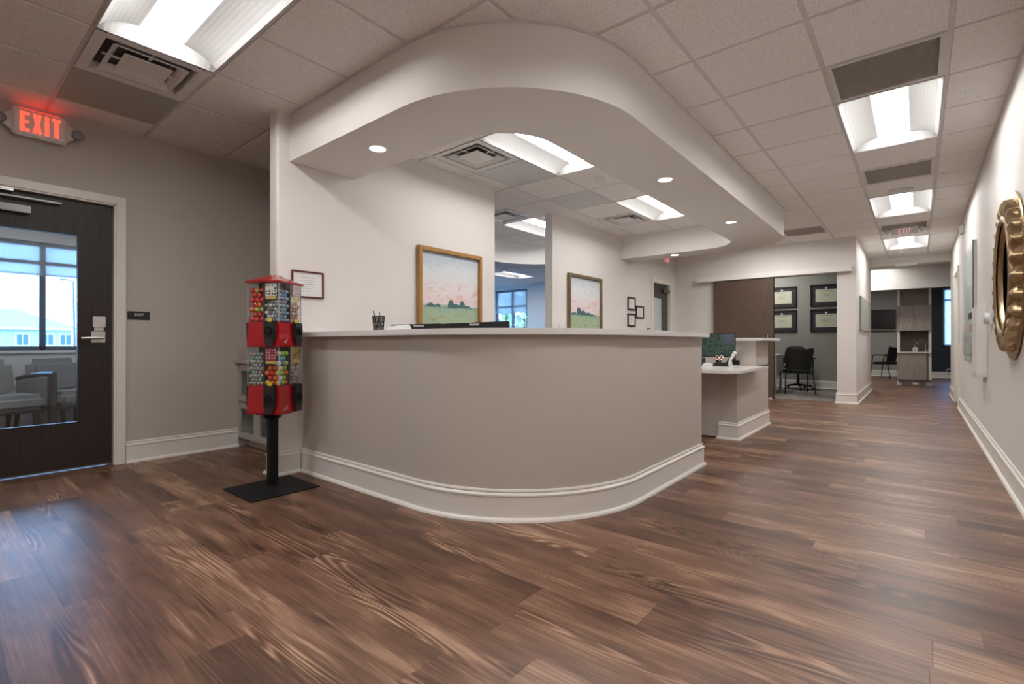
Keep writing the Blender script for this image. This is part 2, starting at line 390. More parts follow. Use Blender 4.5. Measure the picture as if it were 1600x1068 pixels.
    def mesh(s, name, mats, org=(0, 0, 0), bevel=0.0, smooth=True, seg=2, sub=0):
        me = bpy.data.meshes.new(name)
        vs = [(x - org[0], y - org[1], z - org[2]) for x, y, z in s.v]
        me.from_pydata(vs, [], s.f)
        mats = mats if isinstance(mats, (list, tuple)) else [mats]
        for q in mats: me.materials.append(q)
        for p, q in zip(me.polygons, s.mi): p.material_index = min(q, len(mats) - 1)
        bm = bmesh.new(); bm.from_mesh(me)
        bmesh.ops.recalc_face_normals(bm, faces=bm.faces)
        if bevel > 0:
            ed = [e for e in bm.edges if len(e.link_faces) == 2 and e.calc_face_angle(0) > 0.6]
            bmesh.ops.bevel(bm, geom=ed, offset=bevel, segments=seg, affect='EDGES', clamp_overlap=True)
        if sub: 
            bmesh.ops.subdivide_edges(bm, edges=bm.edges, cuts=sub, use_grid_fill=True)
        bm.to_mesh(me); bm.free()
        if smooth:
            me.shade_smooth(); me.set_sharp_from_angle(angle=math.radians(38))
        me.update(); return me

ORG = {}
def thing(name, label, cat, loc=(0, 0, 0), rot=0.0, group=None, kind=None):
    o = bpy.data.objects.new(name, None); COL.objects.link(o); o.empty_display_size = 0.1
    o.location = loc; o.rotation_euler = (0, 0, rot)
    if kind: o['kind'] = kind
    else: o['label'] = label; o['category'] = cat
    if kind and label: o['label'] = label
    if group: o['group'] = group
    ORG[o.name] = Vector(loc) if rot == 0 else Vector((0, 0, 0))
    return o
def part(name, mb, mats, parent, label=None, **k):
    """child mesh. Coordinates are world ones for unrotated things, local ones for rotated things"""
    org = ORG[parent.name]
    me = mb.mesh(name, mats, org, **k); o = bpy.data.objects.new(name, me); COL.objects.link(o); o.parent = parent
    ORG[o.name] = org
    if label: o['label'] = label
    return o
def single(name, mb, mats, label, cat, group=None, org=None, **k):
    xs = [v[0] for v in mb.v]; ys = [v[1] for v in mb.v]; zs = [v[2] for v in mb.v]
    org = org or ((min(xs) + max(xs)) / 2, (min(ys) + max(ys)) / 2, min(zs))
    me = mb.mesh(name, mats, org, **k); o = bpy.data.objects.new(name, me); COL.objects.link(o); o.location = org
    o['label'] = label; o['category'] = cat
    if group: o['group'] = group
    ORG[o.name] = Vector(org)
    return o
def struct(name, mb, mats, parent=None, **k):
    if parent: return part(name, mb, mats, parent, **k)
    me = mb.mesh(name, mats, (0, 0, 0), **k); o = bpy.data.objects.new(name, me); COL.objects.link(o)
    o['kind'] = 'structure'; ORG[o.name] = Vector((0, 0, 0))
    return o
def kids(o): return [c for c in COL.objects if c.parent == o]
def copy_tree(o, parent=None):
    c = o.copy(); COL.objects.link(c); c.parent = parent
    for ch in kids(o): copy_tree(ch, c)
    return c

def arc(cx, cy, r, a0, a1, n=24):
    return [(cx + r * math.cos(math.radians(a0 + (a1 - a0) * i / n)), cy + r * math.sin(math.radians(a0 + (a1 - a0) * i / n))) for i in range(n + 1)]

def text_mb(txt, size, depth=0.001, bold=0.0, align='CENTER', sx=1.0):
    cu = bpy.data.curves.new('lettering', 'FONT'); cu.body = txt; cu.size = size; cu.extrude = depth; cu.offset = bold; cu.align_x = align; cu.align_y = 'CENTER'
    cu.resolution_u = 3
    o = bpy.data.objects.new('lettering', cu); COL.objects.link(o)
    dg = bpy.context.evaluated_depsgraph_get(); me = bpy.data.meshes.new_from_object(o.evaluated_get(dg))
    mb = MB(); mb.add([(v.co.x * sx, v.co.y, v.co.z) for v in me.vertices], [list(p.vertices) for p in me.polygons])
    bpy.data.objects.remove(o); bpy.data.curves.remove(cu); bpy.data.meshes.remove(me)
    return mb
FX = lambda x, y, z: Matrix(((0, 0, 1, x), (1, 0, 0, y), (0, 1, 0, z), (0, 0, 0, 1)))     # text facing +X
FNY = lambda x, y, z: Matrix(((1, 0, 0, x), (0, 0, -1, y), (0, 1, 0, z), (0, 0, 0, 1)))   # text facing -Y

BASEP = [(0.0, .178), (.006, .178), (.010, .172), (.010, .165), (.005, .160), (.013, .153), (.019, .149), (.019, .141), (.014, .135), (.014, .022), (.024, .019), (.031, .011), (.032, 0.0), (0.0, 0.0)]
def wallx(mb, x0, x1, y0, y1, z0, z1, openings=()):
    """wall slab normal to X with openings (y0,y1,z0,z1)"""
    ys = sorted({y0, y1, *[o[0] for o in openings], *[o[1] for o in openings]})
    for a, b in zip(ys, ys[1:]):
        segs = [(z0, z1)]
        for o in openings:
            if o[0] <= a + 1e-6 and o[1] >= b - 1e-6:
                ns = []
                for (c, d) in segs:
                    if o[2] > c: ns.append((c, min(d, o[2])))
                    if o[3] < d: ns.append((max(c, o[3]), d))
                segs = ns
        for c, d in segs: mb.box(x0, a, c, x1, b, d)
    return mb
def wally(mb, y0, y1, x0, x1, z0, z1, openings=()):
    t = MB(); wallx(t, y0, y1, x0, x1, z0, z1, openings)
    mb.add([(y, x, z) for x, y, z in t.v], t.f); return mb
# ================================================================ STRUCTURE
TOP = 2.86
struct('floor', MB().box(-11.2, -3.6, -0.06, 3.2, 19.0, 0.0), M_FLOOR, smooth=False)
struct('floor_office', MB().box(-4.2, 9.86, 0.0, -0.90, 12.58, 0.006), M_CARPET, smooth=False)
struct('ceiling_deck', MB().box(-11.2, -3.6, TOP, 3.2, 19.0, TOP + .1), M_WHITE, smooth=False)

# fixtures occupy these grid cells (i along X, j along Y)
def cx(i): return GX + CW * i
def cy(j): return GY + CW * j
TROF_Y = [(1, 3), (1, 8), (1, 13), (1, -2), (1, -7), (-3, 1), (-3, 5), (-6, 5), (-2, 9), (-12, 11), (-3, 14), (-2, 22), (1, 21), (-9, -4)]
TROF_X = [(-4, -3), (-4, -8), (-1, 18)]
DIFF = [(-5, -3), (-4, 1), (-6, 4), (-4, 6)]
PANEL_D = [(-6, -3)]
PANEL_L = [(-4, 2), (-4, 4)]
GRILLE = [(1, 2), (1, 6), (1, 11), (-1, 10)]
SKIP = set()
for i, j in TROF_Y: SKIP |= {(i, j), (i, j + 1)}
for i, j in TROF_X: SKIP |= {(i, j), (i + 1, j)}
SKIP |= set(DIFF + PANEL_D + PANEL_L + GRILLE)
tiles = MB(); grid = MB(); g2 = 0.0135
for i in range(-17, 6):
    for j in range(-10, 27):
        x0, x1, y0, y1 = cx(i), cx(i + 1), cy(j), cy(j + 1); ym = (y0 + y1) / 2
        if (i, j) in SKIP: continue
        if ym > 12.9: rects = [(-3.0, 2.2, 13.05, 18.6)]
        elif ym < 4.06: rects = [(XL, XR, -3.5, 12.75), (-8.0, XL - .14, -2.2, 2.6)]
        else: rects = [(-11.0, XR, -3.5, 12.75)]
        for (ra_, rb_, rc_, rd_) in rects:
            a, b, c, d = max(x0 + g2, ra_), min(x1 - g2, rb_), max(y0 + g2, rc_), min(y1 - g2, rd_)
            if b - a < 0.02 or d - c < 0.02: continue
            # tegular tile: the face hangs a little below the grid
            e = 0.006; z = CZ
            vs = [(a, c, z + .012), (b, c, z + .012), (b, d, z + .012), (a, d, z + .012), (a, c, z + e * .5), (b, c, z + e * .5), (b, d, z + e * .5), (a, d, z + e * .5),
                  (a + e * .5, c + e * .5, z), (b - e * .5, c + e * .5, z), (b - e * .5, d - e * .5, z), (a + e * .5, d - e * .5, z)]
            tiles.add(vs, [(0, 1, 5, 4), (1, 2, 6, 5), (2, 3, 7, 6), (3, 0, 4, 7), (4, 5, 9, 8), (5, 6, 10, 9), (6, 7, 11, 10), (7, 4, 8, 11), (8, 9, 10, 11)])
FIXA = {(i, j + 1) for i, j in TROF_Y}; FIXB = {(i + 1, j) for i, j in TROF_X}   # no bar crosses a two-cell fixture
for (ra_, rb_, rc_, rd_) in [(XL, XR, -3.5, 4.06), (-8.0, XL - .14, -2.2, 2.6), (-11.0, XR, 4.06, 12.75), (-3.0, 2.2, 13.05, 18.6)]:
    for i in range(-18, 6):
        for j in range(-11, 28):
            x, y = cx(i), cy(j)
            if ra_ < x < rb_ and (i, j) not in FIXB:
                a, b = max(y, rc_), min(y + CW, rd_)
                if b > a: grid.box(x - g2 + .001, a, CZ + .006, x + g2 - .001, b, CZ + .03)
            if rc_ < y < rd_ and (i, j) not in FIXA:
                a, b = max(x, ra_), min(x + CW, rb_)
                if b > a: grid.box(a, y - g2 + .001, CZ + .0061, b, y + g2 - .001, CZ + .029)
struct('ceiling', tiles, M_TILE, smooth=False)
struct('ceiling_grid', grid, M_GRID, smooth=False)

# walls ----------------------------------------------------------
DY0, DY1, DH = 0.105, 1.046, 2.121       # exit door opening
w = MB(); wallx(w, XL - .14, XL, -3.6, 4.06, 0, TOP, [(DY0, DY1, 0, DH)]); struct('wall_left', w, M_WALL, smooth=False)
struct('wall_right', wallx(MB(), XR, XR + .14, -3.6, 12.9, 0, TOP, [(10.25, 11.2, 0, 2.12)]), M_WALLL, smooth=False)
struct('wall_behind', MB().box(XL, -3.6, 0, XR, -3.5, TOP), M_WALLL, smooth=False)
# painting wall with bull-nosed end
pw = MB(); pth = [(XP, 4.18), (XP, 1.745)] + arc(XP - .02, 1.725 + .02 - .0, .02, 0, -90, 6)[1:] + arc(-3.83 + .02, 1.745, .02, -90, -180, 6) + [(-3.83, 4.18)]
pw.extr(pth, 0, TOP); struct('wall_painting', pw, M_WALLL)
struct('wall_alcove', MB().box(XL, 3.94, 0, -3.83, 4.06, TOP), M_WALLL, smooth=False)
qw = MB(); wallx(qw, XQ - .12, XQ, 5.44, YB + .12, 0, TOP, [(8.67, 9.47, 0, 2.13)]); struct('wall_second', qw, M_WALLL, smooth=False)
bw = MB(); wally(bw, YB, YB + .12, XQ, -.78, 0, TOP, [(-2.0, -1.04, 0, 2.16)]); struct('wall_back', bw, M_WALLL, smooth=False)
struct('wall_hall_left', MB().box(-.90, YB + .12, 0, -.78, 13.05, TOP), M_WALLL, smooth=False)
struct('wall_hall_header', MB().box(-.90, 12.75, 2.585, XR + .1, 13.05, TOP), M_WALLL, smooth=False)
struct('wall_far_header', MB().box(-3.0, 14.2, 2.215, 2.2, 14.35, TOP), M_WALLL, smooth=False)
struct('wall_office_back', MB().box(-4.2, 12.55, 0, -.90, 12.67, TOP), M_WALLG, smooth=False)
struct('wall_office_left', MB().box(-4.2, YB + .12, 0, -4.1, 12.55, TOP), M_WALLG, smooth=False)
struct('wall_office_right', MB().box(-.915, YB + .12, 0, -.901, 12.55, TOP), M_WALLG, smooth=False)
# end rooms
struct('wall_crossing_left', MB().box(-3.1, 12.67, 0, -3.0, 19, TOP), M_WALLG, smooth=False)
struct('wall_crossing_right', MB().box(2.2, 12.9, 0, 2.3, 19, TOP), M_NAVY_SHADE, smooth=False)
struct('wall_end', MB().box(-3.1, 18.6, 0, .05, 18.72, TOP), M_WALLG, smooth=False)
w = MB(); wally(w, 18.6, 18.72, .05, 2.3, 0, TOP, [(.53, 1.25, .90, 2.56)]); struct('wall_end_dark', w, M_NAVY_SHADE, smooth=False)
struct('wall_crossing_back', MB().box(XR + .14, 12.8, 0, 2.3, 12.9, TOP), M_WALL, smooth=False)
# west room seen through the opening
struct('wall_west_south', MB().box(-11, 3.94, 0, XL - .14, 4.06, TOP), M_WALLW, smooth=False)
struct('wall_west_side', wallx(MB(), -11.1, -11.0, 4.06, 11.5, 0, TOP, [(7.0, 11.0, .75, 2.60)]), M_WALLW, smooth=False)  # opening added out of view to let daylight in
w = MB(); wally(w, 11.5, 11.62, -11.1, XQ - .12, 0, TOP, [(-10.14, -8.90, .75, 2.60)]); struct('wall_west_north', w, M_WALLW, smooth=False)
# waiting room
w = MB(); wallx(w, -8.12, -8.0, -2.2, 2.7, 0, TOP, [(-1.2, 2.3, .905, 2.185)]); struct('wall_waiting_window', w, M_WALLW, smooth=False)
struct('wall_waiting_north', MB().box(-8.0, 2.6, 0, XL - .14, 2.7, TOP), M_WALLW, smooth=False)
struct('wall_waiting_south', MB().box(-8.0, -2.3, 0, XL - .14, -2.2, TOP), M_WALLW, smooth=False)

# soffits --------------------------------------------------------
outer = [(XP + .0, 1.82)] + arc(-2.345, 2.82, 1.0, -90, 0, 48) + arc(-2.045, 7.13, .70, 0, 90, 32) + [(XQ, 7.83)]
inner = [(XQ, 7.42)] + arc(-2.40, 6.98, .44, 90, 0, 24) + arc(-2.40, 2.81, .44, 0, -90, 32) + [(XP, 2.37)]
sf = MB(); sf.sweep(outer, [(0, SZ), (0, CZ + .03)]); sf.sweep(inner, [(0, SZ), (0, CZ + .03)])
poly = outer + inner; sf.poly([(x, y, SZ) for x, y in poly])
s_ = struct('ceiling_soffit', sf, M_WALLL)
ws_o = [(-5.53, 4.06)] + arc(-4.57, 6.2, .96, 180, 90, 32) + [(-3.90, 7.16)]
ws_i = [(-3.90, 7.66)] + arc(-4.57, 6.2, 1.46, 90, 180, 32) + [(-6.03, 4.06)]
sf = MB(); sf.sweep(ws_o, [(0, SZ), (0, CZ + .03)]); sf.sweep(ws_i, [(0, SZ), (0, CZ + .03)]); sf.poly([(x, y, SZ) for x, y in ws_o + ws_i])
struct('ceiling_soffit_west', sf, M_WALLW)
# thin shadow angle where the soffit meets the ceiling
struct('trim_soffit', MB().sweep(outer, [(0.0, CZ - .010), (.012, CZ - .010), (.012, CZ + .004), (0, CZ + .004)]), M_GRID)
struct('trim_right', MB().box(XR - .014, -3.5, CZ - .012, XR, 12.75, CZ + .004), M_GRID, smooth=False)

# baseboards -----------------------------------------------------
def base(name, path): struct(name, MB().sweep(path, BASEP), M_TRIM)
base('baseboard_left', [(XL, 1.114), (XL, 1.985)][::1])
base('baseboard_left_near', [(XL, -3.5), (XL, .035)])
base('baseboard_right', [(XR, 10.18), (XR, -3.5)])
base('baseboard_hall_right', [(XR, 12.9), (XR, 11.28)])
base('baseboard_painting', [(-3.83, 3.9), (-3.83, 1.725), (XP, 1.725), (XP, 1.90)])
base('baseboard_back', [(-2.0, YB), (XQ + .03, YB)][::-1])
base('baseboard_pilaster', [(-1.045, YB + .12), (-1.045, YB), (-.78, YB), (-.78, 13.05)])
base('baseboard_office', [(-4.1, 12.55), (-.92, 12.55)])
base('baseboard_end', [(-3.0, 18.6), (2.2, 18.6)])

# ---------------------------------------------------------------- door casing / frames
def casing_x(name, x, y0, y1, h, s, wdt=.064, depth=.022, mat_=M_TRIM, thick=.14):
    """hollow metal style frame around an opening in an X-normal wall, face toward s"""
    m = MB(); r = thick
    for (a, b) in ((y0 - wdt, y0), (y1, y1 + wdt)): m.box(x, a, 0, x + s * depth, b, h + wdt)
    m.box(x, y0, h, x + s * depth, y1, h + wdt)
    # jambs with stop
    for (a, b) in ((y0, y0 + .012), (y1 - .012, y1)): m.box(x + s * depth * .5, a, 0, x - s * r, b, h)
    m.box(x + s * depth * .5, y0, h - .012, x - s * r, y1, h)
    return struct(name, m, mat_, bevel=.002)
casing_x('trim_1', XL, DY0, DY1, DH, 1)
casing_x('trim_2', XQ, 8.67, 9.47, 2.13, 1, thick=.12)
casing_x('trim_3', XR, 10.25, 11.2, 2.12, -1)

struct('trim_5', MB().box(XL - .095, DY0 + .012, 0, XL - .077, DY0 + .032, DH - .012).box(XL - .095, DY1 - .036, 0, XL - .077, DY1 - .012, DH - .012).box(XL - .095, DY0 + .032, DH - .034, XL - .077, DY1 - .036, DH - .012), M_TRIM, smooth=False)
# exit door -------------------------------------------------------
dx0, dx1 = XL - .075, XL - .031
d1 = thing('door_1', 'dark brown wooden door with tall glass light', 'door', (XL - .05, (DY0 + DY1) / 2, .012), kind='structure')
lf = MB(); GY0, GY1, GZ0, GZ1 = .30, .815, .375, 1.835
wallx(lf, dx0, dx1, DY0 + .015, DY1 - .020, .014, 2.104, [(GY0, GY1, GZ0, GZ1)])
part('door_leaf', lf, M_DOOR, d1, bevel=.001)
gs = MB()
for a, b, c, d in ((GY0 - .012, GY0, GZ0 - .012, GZ1 + .012), (GY1, GY1 + .012, GZ0 - .012, GZ1 + .012), (GY0, GY1, GZ0 - .012, GZ0), (GY0, GY1, GZ1, GZ1 + .012)):
    gs.box(dx1 - .001, a, c, dx1 + .005, b, d)
part('glazing_bead', gs, M_DOOR, d1)
part('glass_pane', MB().box(dx0 + .018, GY0, GZ0, dx0 + .024, GY1, GZ1), M_GLASS, d1)
lk = part('lock_plate', MB().box(dx1, .905, 1.118, dx1 + .022, .985, 1.205).box(dx1, .915, 1.09, dx1 + .008, .975, 1.118), M_METAL, d1, bevel=.003)
hp = part('handle_rose', MB().box(dx1, .897, .995, dx1 + .010, .985, 1.085), M_METAL, d1, bevel=.002)
part('door_handle', MB().tube([(dx1 + .01, .955, 1.035), (dx1 + .055, .955, 1.035)], .012, 12).tube([(dx1 + .055, .965, 1.035), (dx1 + .056, .90, 1.034), (dx1 + .052, .83, 1.030)], [.012, .010, .010], 12), M_METAL, hp, bevel=0)
part('door_sweep', MB().box(dx0 - .001, DY0 + .015, .012, dx1 + .001, DY1 - .02, .022), M_ALU, d1)
cl = thing('door_closer', 'grey metal closer box and arm above the glazed exit door', 'door closer', (XL, .35, 1.94))
part('closer_body', MB().box(dx1, .22, 1.945, dx1 + .055, .545, 1.998), M_ALU, cl, bevel=.004)
part('closer_arm', MB().box(dx1 + .03, .36, 2.050, dx1 + .048, .715, 2.062).tube([(dx1 + .04, .37, 1.998), (dx1 + .04, .37, 2.06)], .014, 12).tube([(dx1 + .045, .37, 2.045), (dx1 + .085, .26, 2.085), (dx1 + .05, .43, 2.098)], .008, 8), M_ALU, cl, bevel=0)
part('closer_shoe', MB().box(dx1 + .02, .34, 2.088, dx1 + .075, .46, 2.106), M_METAL, cl, bevel=.008)

# door in the second wall
d2 = thing('door_2', 'dark grey door with frosted light', 'door', (XQ - .06, 9.07, .01), kind='structure')
part('door_leaf', wallx(MB(), XQ - .08, XQ - .035, 8.685, 9.455, .01, 2.115, [(8.80, 9.20, .5, 1.86)]), mat('dark grey door paint', (.055, .053, .052), .45), d2)
part('glass_pane', MB().box(XQ - .065, 8.80, .5, XQ - .055, 9.20, 1.86), mat('frosted door light', (.55, .60, .62), .4), d2)
part('door_handle', MB().tube([(XQ - .035, 9.38, 1.02), (XQ + .01, 9.38, 1.02), (XQ + .015, 9.28, 1.02)], .01, 8), M_METAL, d2)
cl = thing('door_closer', 'small grey closer on the dark door beside the far exit sign', 'door closer', (XQ, 9.3, 2.0))
part('closer_body', MB().box(XQ - .035, 9.12, 1.97, XQ + .03, 9.42, 2.03), M_ALU, cl, bevel=.004)
part('closer_arm', MB().tube([(XQ, 9.2, 2.03), (XQ + .05, 8.98, 2.09), (XQ + .01, 8.86, 2.10)], .009, 8), M_ALU, cl)
# door in the right wall of the hall
d3 = thing('door_3', 'pale door', 'door', (XR + .09, 10.72, .01), kind='structure')
part('door_leaf', MB().box(XR + .075, 10.265, .01, XR + .12, 11.185, 2.105), M_TRIM, d3, bevel=.001)
part('door_handle', MB().tube([(XR + .075, 11.1, 1.0), (XR + .03, 11.1, 1.0), (XR + .03, 11.0, 1.0)], .01, 8), M_METAL, d3)

# windows ---------------------------------------------------------
def window_x(name, x, y0, y1, z0, z1, mull, bars, shade_z, s=1, extra=None):
    o = thing(name, None, None, (x, (y0 + y1) / 2, z0), kind='structure')
    m = MB(); t = .05
    m.box(x - .09, y0, z0, x - .03, y0 + t, z1); m.box(x - .09, y1 - t, z0, x - .03, y1, z1)
    m.box(x - .09, y0, z0, x - .03, y1, z0 + t); m.box(x - .09, y0, z1 - t, x - .03, y1, z1)
    for y in mull: m.box(x - .095, y - .028, z0, x - .03, y + .028, z1)
    for z in bars: m.box(x - .09, y0, z - .02, x - .032, y1, z + .02)
    part('window_frame', m, M_AL_BLUE, o)
    part('pane', MB().box(x - .064, y0, z0, x - .058, y1, z1), M_GLASS, o)
    part('roller_shade', MB().box(x - .022, y0 + .01, shade_z, x - .0195, y1 - .01, z1).box(x - .028, y0 + .01, shade_z - .012, x - .014, y1 - .01, shade_z + .012), [M_SHADE], o)
    part('window_sill', MB().box(x - .03, y0 - .02, z0 - .03, x + .03, y1 + .02, z0), M_TRIM, o, bevel=.003)
    return o
window_x('window_1', -8.0, -1.2, 2.3, .905, 2.185, (-.50, .235, .970, 1.705), (1.942,), 1.80)
window_x('added_daylight_window', -11.0, 7.0, 11.0, .75, 2.60, (8.0, 9.0, 10.0), (2.10,), 2.40)  # added window out of view, brightens the west room with daylight
def window_y(name, y, x0, x1, z0, z1, mull, bars, shade_z):
    o = thing(name, None, None, ((x0 + x1) / 2, y, z0), kind='structure'); t = .06
    m = MB()
    m.box(x0, y + .03, z0, x0 + t, y + .09, z1); m.box(x1 - t, y + .03, z0, x1, y + .09, z1)
    m.box(x0, y + .03, z0, x1, y + .09, z0 + t); m.box(x0, y + .03, z1 - t, x1, y + .09, z1)
    for x in mull: m.box(x - .03, y + .028, z0, x + .03, y + .092, z1)
    for z in bars: m.box(x0, y + .032, z - .022, x1, y + .088, z + .022)
    part('window_frame', m, M_AL_BLUE, o)
    part('pane', MB().box(x0, y + .058, z0, x1, y + .064, z1), M_GLASS, o)
    part('roller_shade', MB().box(x0 + .01, y + .018, shade_z, x1 - .01, y + .021, z1 - .01), M_SHADE, o)
    return o
window_y('window_2', 11.5, -10.14, -8.90, .75, 2.60, (-9.48,), (2.10,), 1.90)
window_y('window_3', 18.6, .53, 1.25, .90, 2.56, (), (2.22,), .93)
# ================================================================ CEILING FIXTURES
def troffer_mesh():
    """2x4 recessed basket light, long side along Y, origin at its centre on the ceiling line"""
    a, b = CW / 2 - .012, CW - .012; h = MB()
    lw, zt = .108, .075
    ends = b - .045
    # sloped side wings, end wings
    for s in (-1, 1):
        pts = []
        for k in range(9):
            t = k / 8; x = s * (a + (lw - a) * t); z = zt * math.sin(t * PI / 2) ** .8
            pts.append((x, z))
        for (x0, z0), (x1, z1) in zip(pts, pts[1:]):
            h.add([(x0, -b, z0 if z0 < .001 else z0 * .0 + z0), (x1, -ends, z1), (x1, ends, z1), (x0, b, z0)] if False else [(x0, -ends, z0), (x1, -ends, z1), (x1, ends, z1), (x0, ends, z0)], [(0, 1, 2, 3)])
        n = 10; prof = [(-a + 2 * a * k / 20) for k in range(21)]
        def zz(x):
            t = min(1, max(0, (a - abs(x)) / (a - lw))); return zt * math.sin(t * PI / 2) ** .8
        for x0, x1 in zip(prof, prof[1:]):
            h.add([(x0, s * ends, zz(x0)), (x1, s * ends, zz(x1)), (x1, s * b, 0.001), (x0, s * b, 0.001)], [(0, 1, 2, 3)])
        h.box(s * a, -b, -.001, s * (a + .011), b, .03)
        h.box(-a, s * b, -.001, a, s * (b + .011), .03)
    l = MB(); K = 8
    for k in range(K):
        t0, t1 = -1 + 2 * k / K, -1 + 2 * (k + 1) / K
        z0, z1 = zt - .022 * (1 - t0 * t0), zt - .022 * (1 - t1 * t1)
        l.add([(lw * t0, -ends + .004, z0), (lw * t1, -ends + .004, z1), (lw * t1, ends - .004, z1), (lw * t0, ends - .004, z0)], [(0, 1, 2, 3)])
    return h, l
def _flip(me):
    return me
TH, TL = troffer_mesh()
thm = TH.mesh('housing', M_HOUS); tlm = TL.mesh('lens', M_LENS)
def troffer(x, y, along_x, label, group=None):
    o = thing('ceiling_light', label, 'ceiling light', (x, y, CZ), PI / 2 if along_x else 0, group)
    for nm, me in (('housing', thm), ('lens', tlm)):
        p = bpy.data.objects.new(nm, me); COL.objects.link(p); p.parent = o; p.location = (0, 0, 0)
    return o
TL_LAB = {(1, 3): 'lit recessed ceiling panel light nearest along the right hallway', (1, 8): 'second lit recessed ceiling light along the hallway, middle of the row of three',
          (1, 13): 'farthest small lit recessed ceiling light at the hallway end behind the hanging exit sign', (1, -2): 'recessed ceiling light overhead of the viewer in the hallway row',
          (1, -7): 'recessed ceiling light behind the viewer in the hallway row', (-3, 1): 'large lit recessed ceiling light inside the curved soffit nearest the front counter',
          (-3, 5): 'lit recessed ceiling light inside the soffit toward the back desk', (-6, 5): 'lit ceiling light seen through the opening between the two painting walls',
          (-2, 9): 'lit ceiling light mostly hidden behind the far end of the soffit'}
TL_LAB.update({(-9, -4): 'added unseen ceiling light brightening the grey chairs in the waiting room', (-12, 11): 'bright ceiling light in the blue lit room beyond the opening', (-3, 14): 'ceiling light inside the office with the diplomas', (-2, 22): 'ceiling light in the end room with the television', (1, 21): 'added unseen ceiling light brightening the end room near the oak sink cabinet'})  # waiting room and sink cabinet lights are added out of view for brightness
for i, j in TROF_Y: troffer(cx(i) + CW / 2, cy(j + 1), False, TL_LAB[(i, j)])
troffer(cx(-3), cy(-3) + CW / 2, True, 'large lit recessed ceiling light at top left above the exit door area')
troffer(cx(-3), cy(-8) + CW / 2, True, 'recessed ceiling light behind the viewer on the exit door side')
troffer(cx(0), cy(18) + CW / 2, True, 'ceiling light in the cross corridor at the hallway end')
def diffuser(i, j, label):
    x, y = cx(i) + CW / 2, cy(j) + CW / 2; a = CW / 2 - .012
    o = thing('ceiling_vent', label, 'air vent', (x, y, CZ), group=None)
    f = MB()
    def ring(r0, z0, r1, z1):
        q = [(-1, -1), (1, -1), (1, 1), (-1, 1)]
        for k in range(4):
            (u0, v0), (u1, v1) = q[k], q[(k + 1) % 4]
            f.add([(x + u0 * r0, y + v0 * r0, z0), (x + u1 * r0, y + v1 * r0, z0), (x + u1 * r1, y + v1 * r1, z1), (x + u0 * r1, y + v0 * r1, z1)], [(0, 1, 2, 3)])
    ring(a, CZ, .235, CZ + .002); ring(.235, CZ + .002, .225, CZ + .05)
    part('frame', f, M_WHITE, o)
    for r0, r1 in ((.195, .155), (.125, .0)):
        c = MB(); f = c
        ring(r0, CZ - .004, r0, CZ + .004); ring(r0, CZ - .004, r1 if r1 else .075, CZ + (.034 if r1 else .004)); ring(r0, CZ + .004, r1 if r1 else .075, CZ + (.038 if r1 else .01))
        if not r1:
            c.add([(x - .075, y - .075, CZ + .004), (x + .075, y - .075, CZ + .004), (x + .075, y + .075, CZ + .004), (x - .075, y + .075, CZ + .004)], [(0, 1, 2, 3)])
        part('cone', c, M_WHITE, o)
    part('duct', MB().box(x - a, y - a, CZ + .055, x + a, y + a, CZ + .06), M_DARK, o)
    for s in (-1, 1):
        part('bracket', MB().box(x + s * .21, y - .008, CZ + .012, x + s * .12, y + .008, CZ + .02), M_WHITE, o)
        part('bracket', MB().box(x - .008, y + s * .21, CZ + .012, x + .008, y + s * .12, CZ + .02), M_WHITE, o)
diffuser(-5, -3, 'square louvered air vent at top left beside the large ceiling light')
diffuser(-4, 1, 'square louvered air vent inside the curved soffit near the front corner')
diffuser(-6, 4, 'square air vent seen through the opening between the painting walls')
diffuser(-4, 6, 'square air vent inside the soffit above the three small certificates')
def panel(i, j, m, label):
    x0, x1, y0, y1 = cx(i) + .012, cx(i + 1) - .012, cy(j) + .012, cy(j + 1) - .012
    single('ceiling_panel', MB().box(x0, y0, CZ + .002, x1, y1, CZ + .008), m, label, 'ceiling panel', bevel=0)
panel(-6, -3, M_GREYD, 'dark grey perforated return panel above the red exit sign')
panel(-4, 2, M_GREYL, 'light grey perforated ceiling panel behind the vent inside the soffit')
panel(-4, 4, M_GREYL, 'small grey perforated ceiling panel near the smoke detector')
def grille(i, j, label):
    x0, x1, y0, y1 = cx(i) + .012, cx(i + 1) - .012, cy(j) + .012, cy(j + 1) - .012
    o = thing('ceiling_grille', label, 'air grille', ((x0 + x1) / 2, (y0 + y1) / 2, CZ))
    f = MB(); t = .03
    f.box(x0, y0, CZ - .001, x1, y0 + t, CZ + .01); f.box(x0, y1 - t, CZ - .001, x1, y1, CZ + .01); f.box(x0, y0 + t, CZ - .001, x0 + t, y1 - t, CZ + .01); f.box(x1 - t, y0 + t, CZ - .001, x1, y1 - t, CZ + .01)
    part('frame', f, M_GRID, o)
    s = MB(); n = 34
    for k in range(n):
        y = y0 + t + (y1 - y0 - 2 * t) * (k + .5) / n
        s.add([(x0 + t, y - .007, CZ + .001), (x1 - t, y - .007, CZ + .001), (x1 - t, y + .005, CZ + .010), (x0 + t, y + .005, CZ + .010)], [(0, 1, 2, 3)])
    part('slat_panel', s, M_GREYR, o)
    part('backing', MB().box(x0, y0, CZ + .0105, x1, y1, CZ + .012), M_GREYR, o)
grille(1, 2, 'grey slatted return grille in front of the nearest hallway light')
grille(1, 6, 'grey slatted return grille between the first and second hallway lights')
grille(1, 11, 'grey slatted return grille above the far hanging exit sign')
grille(-1, 10, 'grey slatted return grille near the far end of the soffit')

